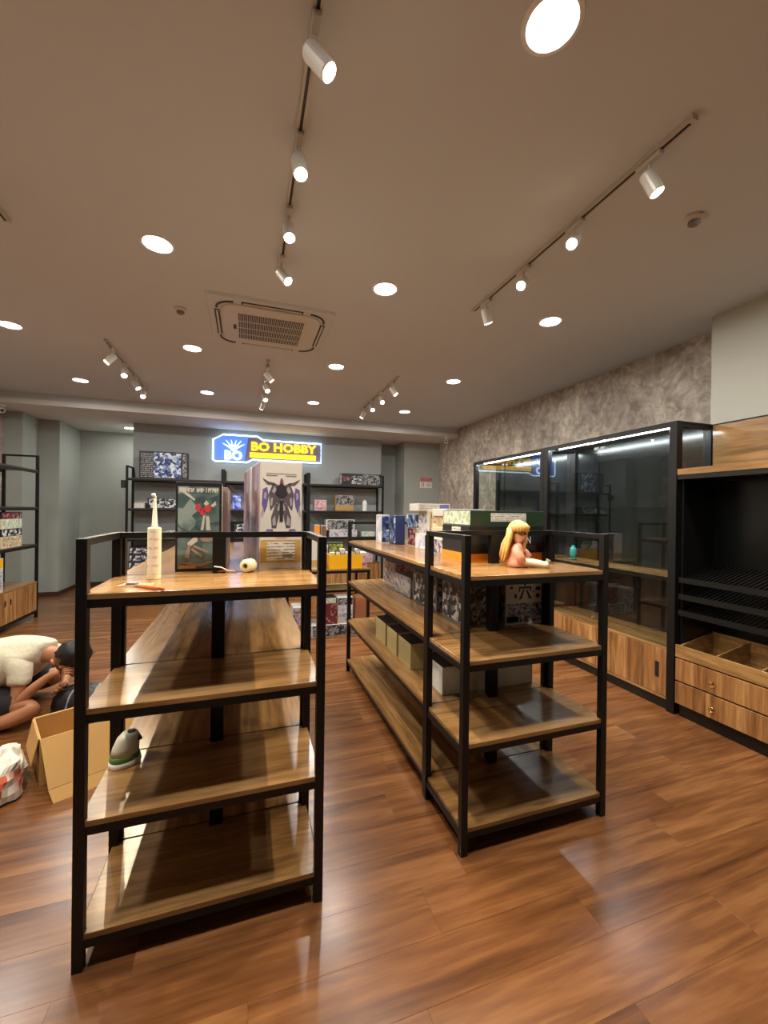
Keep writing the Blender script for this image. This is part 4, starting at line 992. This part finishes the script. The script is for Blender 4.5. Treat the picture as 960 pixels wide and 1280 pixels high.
m.build('long_hair', HAIR, dl, True)
m = MB()
for k_ in range(9):
    a = R(-128 + 130 / 8 * k_)
    m.tube([(0.012 + 0.03 * math.cos(a), -0.002 + 0.03 * math.sin(a), 0.226), (0.014 + 0.05 * math.cos(a), -0.002 + 0.05 * math.sin(a), 0.205), (0.014 + 0.049 * math.cos(a), -0.002 + 0.049 * math.sin(a), 0.183)], [0.01, 0.010, 0.004], 7)
m.build('fringe', HAIR, dl, True)
for a in (-88, -42):
    m = MB(); ball(m, (0.02 + 0.036 * math.cos(R(a)), -0.004 + 0.036 * math.sin(R(a)), 0.172), 0.006, 0.006, 0.0055, n=6, seg=10); m.build('eye', plain('doll eye', srgb(84, 40, 40), 0.2), dl, True)
m = MB(); ball(m, (0.02 + 0.0375 * math.cos(R(-65)), -0.004 + 0.0375 * math.sin(R(-65)), 0.153), 0.004, 0.004, 0.0018, n=6, seg=10); m.build('mouth', plain('doll lip', srgb(196, 84, 84), 0.3), dl, True)

# ------------------------------------------------------------------ person crouching on the floor at the left
ER = Vector((math.cos(YAW), -math.sin(YAW), 0)); EF = Vector((math.sin(YAW), math.cos(YAW), 0))
po = ER * -2.85 + EF * 2.98
pr = thing('person', 'person in a white t-shirt bent low over the floor at the left edge', 'person', (po.x, po.y, 0), -YAW)
HSK = plain('skin', srgb(178, 122, 86), 0.5, noise=0.08, scale=14)
SHIRT = plain('white cotton', srgb(208, 198, 172), 0.9, noise=0.06, scale=11, bump=0.6)
SHORT = plain('dark trousers', srgb(28, 26, 28), 0.8, noise=0.15, scale=12)
HBLK = plain('black hair', srgb(22, 17, 15), 0.55, noise=0.4, scale=90)
V = [(-0.16, 0.0, 0.15), (-0.05, 0.0, 0.31), (0.12, 0.0, 0.41), (0.27, 0.0, 0.44), (0.38, 0.0, 0.45), (0.47, -0.01, 0.425), (0.56, -0.01, 0.395), (0.645, -0.01, 0.40), (0.60, -0.01, 0.33),
     # near arm
     (0.35, -0.15, 0.39), (0.36, -0.21, 0.15), (0.46, -0.19, 0.255), (0.55, -0.15, 0.335), (0.595, -0.12, 0.345),
     # far arm
     (0.33, 0.15, 0.40), (0.40, 0.18, 0.22), (0.50, 0.04, 0.20), (0.545, -0.03, 0.205),
     # near leg
     (-0.12, -0.10, 0.13), (0.52, -0.22, 0.135), (0.37, -0.285, 0.075), (0.20, -0.33, 0.045), (0.12, -0.36, 0.035),
     # far leg
     (-0.12, 0.10, 0.13), (0.30, 0.28, 0.17), (0.12, 0.32, 0.07), (-0.02, 0.25, 0.045)]
Eg = [(0, 1), (1, 2), (2, 3), (3, 4), (4, 5), (5, 6), (6, 7), (6, 8), (3, 9), (9, 10), (10, 11), (11, 12), (12, 13), (3, 14), (14, 15), (15, 16), (16, 17), (0, 18), (18, 19), (19, 20), (20, 21), (21, 22), (0, 23), (23, 24), (24, 25), (25, 26)]
Rd = [0.12, 0.11, 0.11, 0.10, 0.065, 0.052, 0.080, 0.080, 0.050, 0.052, 0.038, 0.035, 0.026, 0.030, 0.052, 0.038, 0.027, 0.032, 0.085, 0.060, 0.050, 0.036, 0.030, 0.085, 0.06, 0.045, 0.036]
skin('body', V, Eg, Rd, HSK, pr, 2)
def finger_set(name, c, d, side, curl, parent):
    """four fingers and a thumb leaving a palm at c along d"""
    c = Vector(c); d = Vector(d).normalized(); s = Vector(side).normalized(); n_ = d.cross(s)
    m = MB()
    for i, (off, ln_) in enumerate(((-0.026, 0.062), (-0.009, 0.072), (0.009, 0.068), (0.026, 0.052))):
        p0 = c + s * off
        p1 = p0 + d * ln_ * 0.45 + n_ * curl * 0.006
        p2 = p0 + d * ln_ * 0.78 + n_ * curl * 0.026
        p3 = p0 + d * ln_ * 0.86 + n_ * curl * 0.046
        m.tube([p0 - d * 0.012, p0, p1, p2, p3], [0.008, 0.009, 0.0085, 0.0078, 0.006], 8)
    t0 = c - d * 0.03 - s * 0.026
    m.tube([t0, t0 - s * 0.02 + d * 0.018, t0 - s * 0.026 + d * 0.042 + n_ * curl * 0.016, t0 - s * 0.02 + d * 0.056 + n_ * curl * 0.026], [0.011, 0.0105, 0.009, 0.0065], 8)
    return m.build(name, HSK, parent, True)
finger_set('fingers', (0.612, -0.105, 0.35), (0.75, 0.55, 0.1), (0.4, -0.55, -0.6), 1, pr)
finger_set('fingers', (0.545, -0.05, 0.20), (0.55, -0.75, -0.2), (0.6, 0.4, 0.65), 1, pr)
m = MB()
for i in range(5):
    q = Vector((0.12 - 0.004 * i, -0.382 + 0.016 * i, 0.022)); 
    m.tube([q + Vector((0.02, 0.004, 0.006)), q, q + Vector((-0.03 + 0.003 * i, -0.004, -0.008))], [0.013, 0.011, 0.008], 8)
m.build('toes', HSK, pr, True)
# head details
m = MB(); ball(m, (0.605, -0.012, 0.435), 0.112, 0.104, 0.098, n=14, seg=28)
hr = m.build('hair', HBLK, pr, True)
for v in hr.data.vertices:
    k_ = math.sin(v.co.x * 90) * math.sin(v.co.y * 110 + 1) * math.sin(v.co.z * 100)
    v.co += (v.co - Vector((0.605, -0.012, 0.435))).normalized() * (0.012 * k_ - (0.03 if v.co.x < 0.56 and v.co.z < 0.43 else 0))
m = MB(); m.tube([(0.505, -0.092, 0.395), (0.522, -0.108, 0.415), (0.535, -0.105, 0.392), (0.525, -0.096, 0.372)], [0.008, 0.014, 0.012, 0.006], 10); m.build('ear', HSK, pr, True)
m = MB(); m.tube([(0.575, -0.01, 0.30), (0.60, -0.012, 0.278), (0.61, -0.012, 0.30)], [0.016, 0.013, 0.010], 8); m.build('nose', HSK, pr, True)
# t-shirt: lofted round the bent trunk, plus short sleeves
def oval(c, d, hw, ht, n=28):
    c = Vector(c); d = Vector(d).normalized(); s = Vector((0, 1, 0)); u_ = s.cross(d).normalized() * -1
    return [c + s * hw * math.cos(2 * math.pi * i / n) + u_ * ht * math.sin(2 * math.pi * i / n) * (1.0 + 0.05 * math.sin(7 * 2 * math.pi * i / n)) for i in range(n)]
m = MB()
m.rings([oval((-0.26, 0, 0.17), (0.3, 0, 1), 0.205, 0.175), oval((-0.20, 0, 0.25), (0.6, 0, 0.8), 0.21, 0.175), oval((-0.12, 0, 0.30), (0.8, 0, 0.5), 0.215, 0.18), oval((0.0, 0, 0.335), (0.9, 0, 0.4), 0.22, 0.19), oval((0.10, 0, 0.355), (1, 0, 0.2), 0.225, 0.185), oval((0.20, 0, 0.375), (1, 0, 0.1), 0.225, 0.172), oval((0.28, 0, 0.40), (1, 0, 0), 0.215, 0.145), oval((0.345, 0, 0.425), (1, 0, -0.1), 0.17, 0.11), oval((0.395, 0, 0.44), (1, 0, -0.15), 0.11, 0.086), oval((0.41, 0, 0.44), (1, 0, -0.2), 0.088, 0.075)], True)
m.tube([(0.20, -0.08, 0.41), (0.29, -0.13, 0.405), (0.345, -0.155, 0.37), (0.352, -0.175, 0.315), (0.355, -0.185, 0.275)], [0.09, 0.088, 0.078, 0.068, 0.066], 18)
m.tube([(0.24, 0.10, 0.42), (0.33, 0.17, 0.38), (0.36, 0.185, 0.30)], [0.08, 0.082, 0.07], 16)
sh = m.build('t_shirt', SHIRT, pr, True)
from mathutils import noise as mnoise
for v in sh.data.vertices:
    q = v.co * 9.0
    v.co += Vector((0, mnoise.noise(q), mnoise.noise(q + Vector((5, 3, 1))))) * 0.03
sb = sh.modifiers.new('sub', 'SUBSURF'); sb.levels = 1; sb.render_levels = 1
m = MB()
m.tube([(-0.20, -0.02, 0.17), (-0.10, -0.10, 0.155), (0.14, -0.16, 0.15), (0.36, -0.195, 0.142)], [0.14, 0.13, 0.105, 0.086], 18)
m.tube([(-0.20, 0.02, 0.17), (-0.10, 0.10, 0.155), (0.08, 0.19, 0.16), (0.22, 0.25, 0.17)], [0.14, 0.13, 0.105, 0.088], 18)
m.build('shorts', SHORT, pr, True)

bgk = thing('black_bag', 'black soft bag with grey straps in front of the crouching person', 'bag', (po.x + ER.x * 0.68 + EF.x * -0.02, po.y + ER.y * 0.68 + EF.y * -0.02, 0), -YAW + R(10))
m = MB(); rings_ = []
for j, (sx_, sy_, z) in enumerate(((0.15, 0.10, 0.0), (0.175, 0.12, 0.02), (0.18, 0.125, 0.09), (0.165, 0.11, 0.15), (0.12, 0.08, 0.19), (0.06, 0.04, 0.205))):
    rings_.append([(sx_ * math.copysign(abs(math.cos(2 * math.pi * i / 28)) ** 0.7, math.cos(2 * math.pi * i / 28)) * (1 + 0.05 * math.sin(5 * i + j)), sy_ * math.copysign(abs(math.sin(2 * math.pi * i / 28)) ** 0.7, math.sin(2 * math.pi * i / 28)) * (1 + 0.05 * math.sin(3 * i + 2 * j)), z * (1 + 0.06 * math.sin(4 * i)) if j else 0) for i in range(28)])
m.rings(rings_); m.build('bag_body', plain('black nylon', srgb(20, 20, 22), 0.5, noise=0.3, scale=40), bgk, True)
for a in (-0.06, 0.02, 0.09):
    MB().tube([(a, -0.118, 0.02), (a + 0.012, -0.13, 0.09), (a + 0.02, -0.10, 0.16), (a + 0.02, -0.04, 0.2), (a + 0.01, 0.03, 0.2)], 0.008, 8).build('strap', plain('grey strap', srgb(150, 150, 150), 0.6), bgk, True)
pp = thing('crumpled_paper', 'crumpled white paper on the floor beyond the black bag', 'paper', (po.x + ER.x * 0.93 + EF.x * 0.16, po.y + ER.y * 0.93 + EF.y * 0.16, 0))
m = MB(); ball(m, (0, 0, 0.04), 0.07, 0.06, 0.04, n=8, seg=14); q = m.build('paper_ball', CW, pp)
for v in q.data.vertices: v.co = Vector((v.co.x * (1 + 0.3 * random.uniform(-1, 1)), v.co.y * (1 + 0.3 * random.uniform(-1, 1)), v.co.z * (1 + 0.25 * random.uniform(-1, 1) * (v.co.z > 0.01))))

# ------------------------------------------------------------------ open carton and plastic bag on the floor
KR = plain('corrugated cardboard', srgb(196, 152, 88), 0.75, noise=0.06, scale=12)
KRI = plain('cardboard edge', srgb(168, 122, 64), 0.8, noise=0.06, scale=12)
ca = R(26.6)
ct = thing('cardboard_box', 'open cardboard carton with a long flap folded down to the floor', 'carton', (-1.035, 2.655, 0), ca)
LB, WB, HB = 0.44, 0.315, 0.25
tk = 0.006
box('front_wall', 0, LB, 0, tk, 0, HB, KR, ct); box('back_wall', 0, LB, WB - tk, WB, 0, HB, KR, ct)
box('side_wall', 0, tk, tk, WB - tk, 0, HB, KR, ct); box('side_wall', LB - tk, LB, tk, WB - tk, 0, HB, KR, ct)
box('bottom', tk, LB - tk, tk, WB - tk, 0, tk, KR, ct)
def slab(name, p0, p1, p2, p3, th=0.005):
    ps = [Vector(p) for p in (p0, p1, p2, p3)]
    n_ = (ps[1] - ps[0]).cross(ps[3] - ps[0]).normalized() * th
    m = MB(); m.v = [tuple(p) for p in ps] + [tuple(p + n_) for p in ps]
    for f_ in ((3, 2, 1, 0), (4, 5, 6, 7), (0, 1, 5, 4), (1, 2, 6, 5), (2, 3, 7, 6), (3, 0, 4, 7)): m.face(list(f_))
    return m.build(name, KR, ct)
slab('front_flap', (0.0, -0.002, HB), (LB, -0.002, HB), (LB + 0.01, -0.165, 0.052), (0.02, -0.165, 0.052))
slab('flap_lip', (0.02, -0.1665, 0.0505), (LB - 0.06, -0.1665, 0.0505), (LB - 0.10, -0.215, 0.001), (0.035, -0.215, 0.001))
slab('back_flap', (0, WB + 0.001, HB), (LB, WB + 0.001, HB), (LB, WB + 0.06, HB - 0.12), (0, WB + 0.06, HB - 0.12))
slab('side_flap', (-0.001, 0.01, HB), (-0.001, WB - 0.01, HB), (-0.03, WB - 0.02, HB - 0.14), (-0.03, 0.02, HB - 0.14))
pb = thing('plastic_bag', 'white plastic bag with orange print slumped on the floor at the left edge', 'bag', (-1.262, 2.675, 0), R(25))
BAGW = plain('thin white plastic', srgb(226, 222, 208), 0.45, noise=0.04, scale=10)
rings_ = []
NB = 40
for j, (s_, z, ox) in enumerate(((0.86, 0.0, 0.0), (1.0, 0.012, 0.0), (1.02, 0.045, 0.0), (0.98, 0.08, 0.005), (0.90, 0.11, 0.012), (0.79, 0.137, 0.02), (0.65, 0.162, 0.03), (0.48, 0.185, 0.04), (0.28, 0.205, 0.05), (0.10, 0.215, 0.055))):
    ring = []
    for i in range(NB):
        a = 2 * math.pi * i / NB
        p = Vector((ox + 0.15 * s_ * math.cos(a), 0.20 * s_ * math.sin(a), z))
        q = Vector((p.x * 11, p.y * 11, z * 9))
        dsp = mnoise.noise(q) * 0.030 + mnoise.noise(q * 2.3) * 0.022 + mnoise.noise(q * 4.7) * 0.012
        rad = Vector((math.cos(a), math.sin(a), 0.5 if j > 3 else 0))
        p = p + rad * dsp
        if j == 0: p.z = 0.0
        p.z = max(p.z, 0.0)
        ring.append(tuple(p))
    rings_.append(ring)
m = MB(); m.rings(rings_); bag = m.build('bag_film', BAGW, pb, False)
m = MB()
for j in range(1, 5):
    for i in range(31, 36):
        n = len(m.v)
        for a_, b_ in ((j, i), (j, i + 1), (j + 1, i + 1), (j + 1, i)):
            p = Vector(rings_[a_][b_ % NB]); p = p + Vector((p.x, p.y, 0)).normalized() * 0.003; m.v.append(tuple(p))
        m.face([n, n + 1, n + 2, n + 3])
m.build('orange_print', art('bag print', [srgb(226, 222, 208), srgb(226, 222, 208), srgb(214, 110, 40), srgb(200, 96, 70), srgb(226, 222, 208)], 5, 31), pb, True)

bpy.context.view_layer.update()
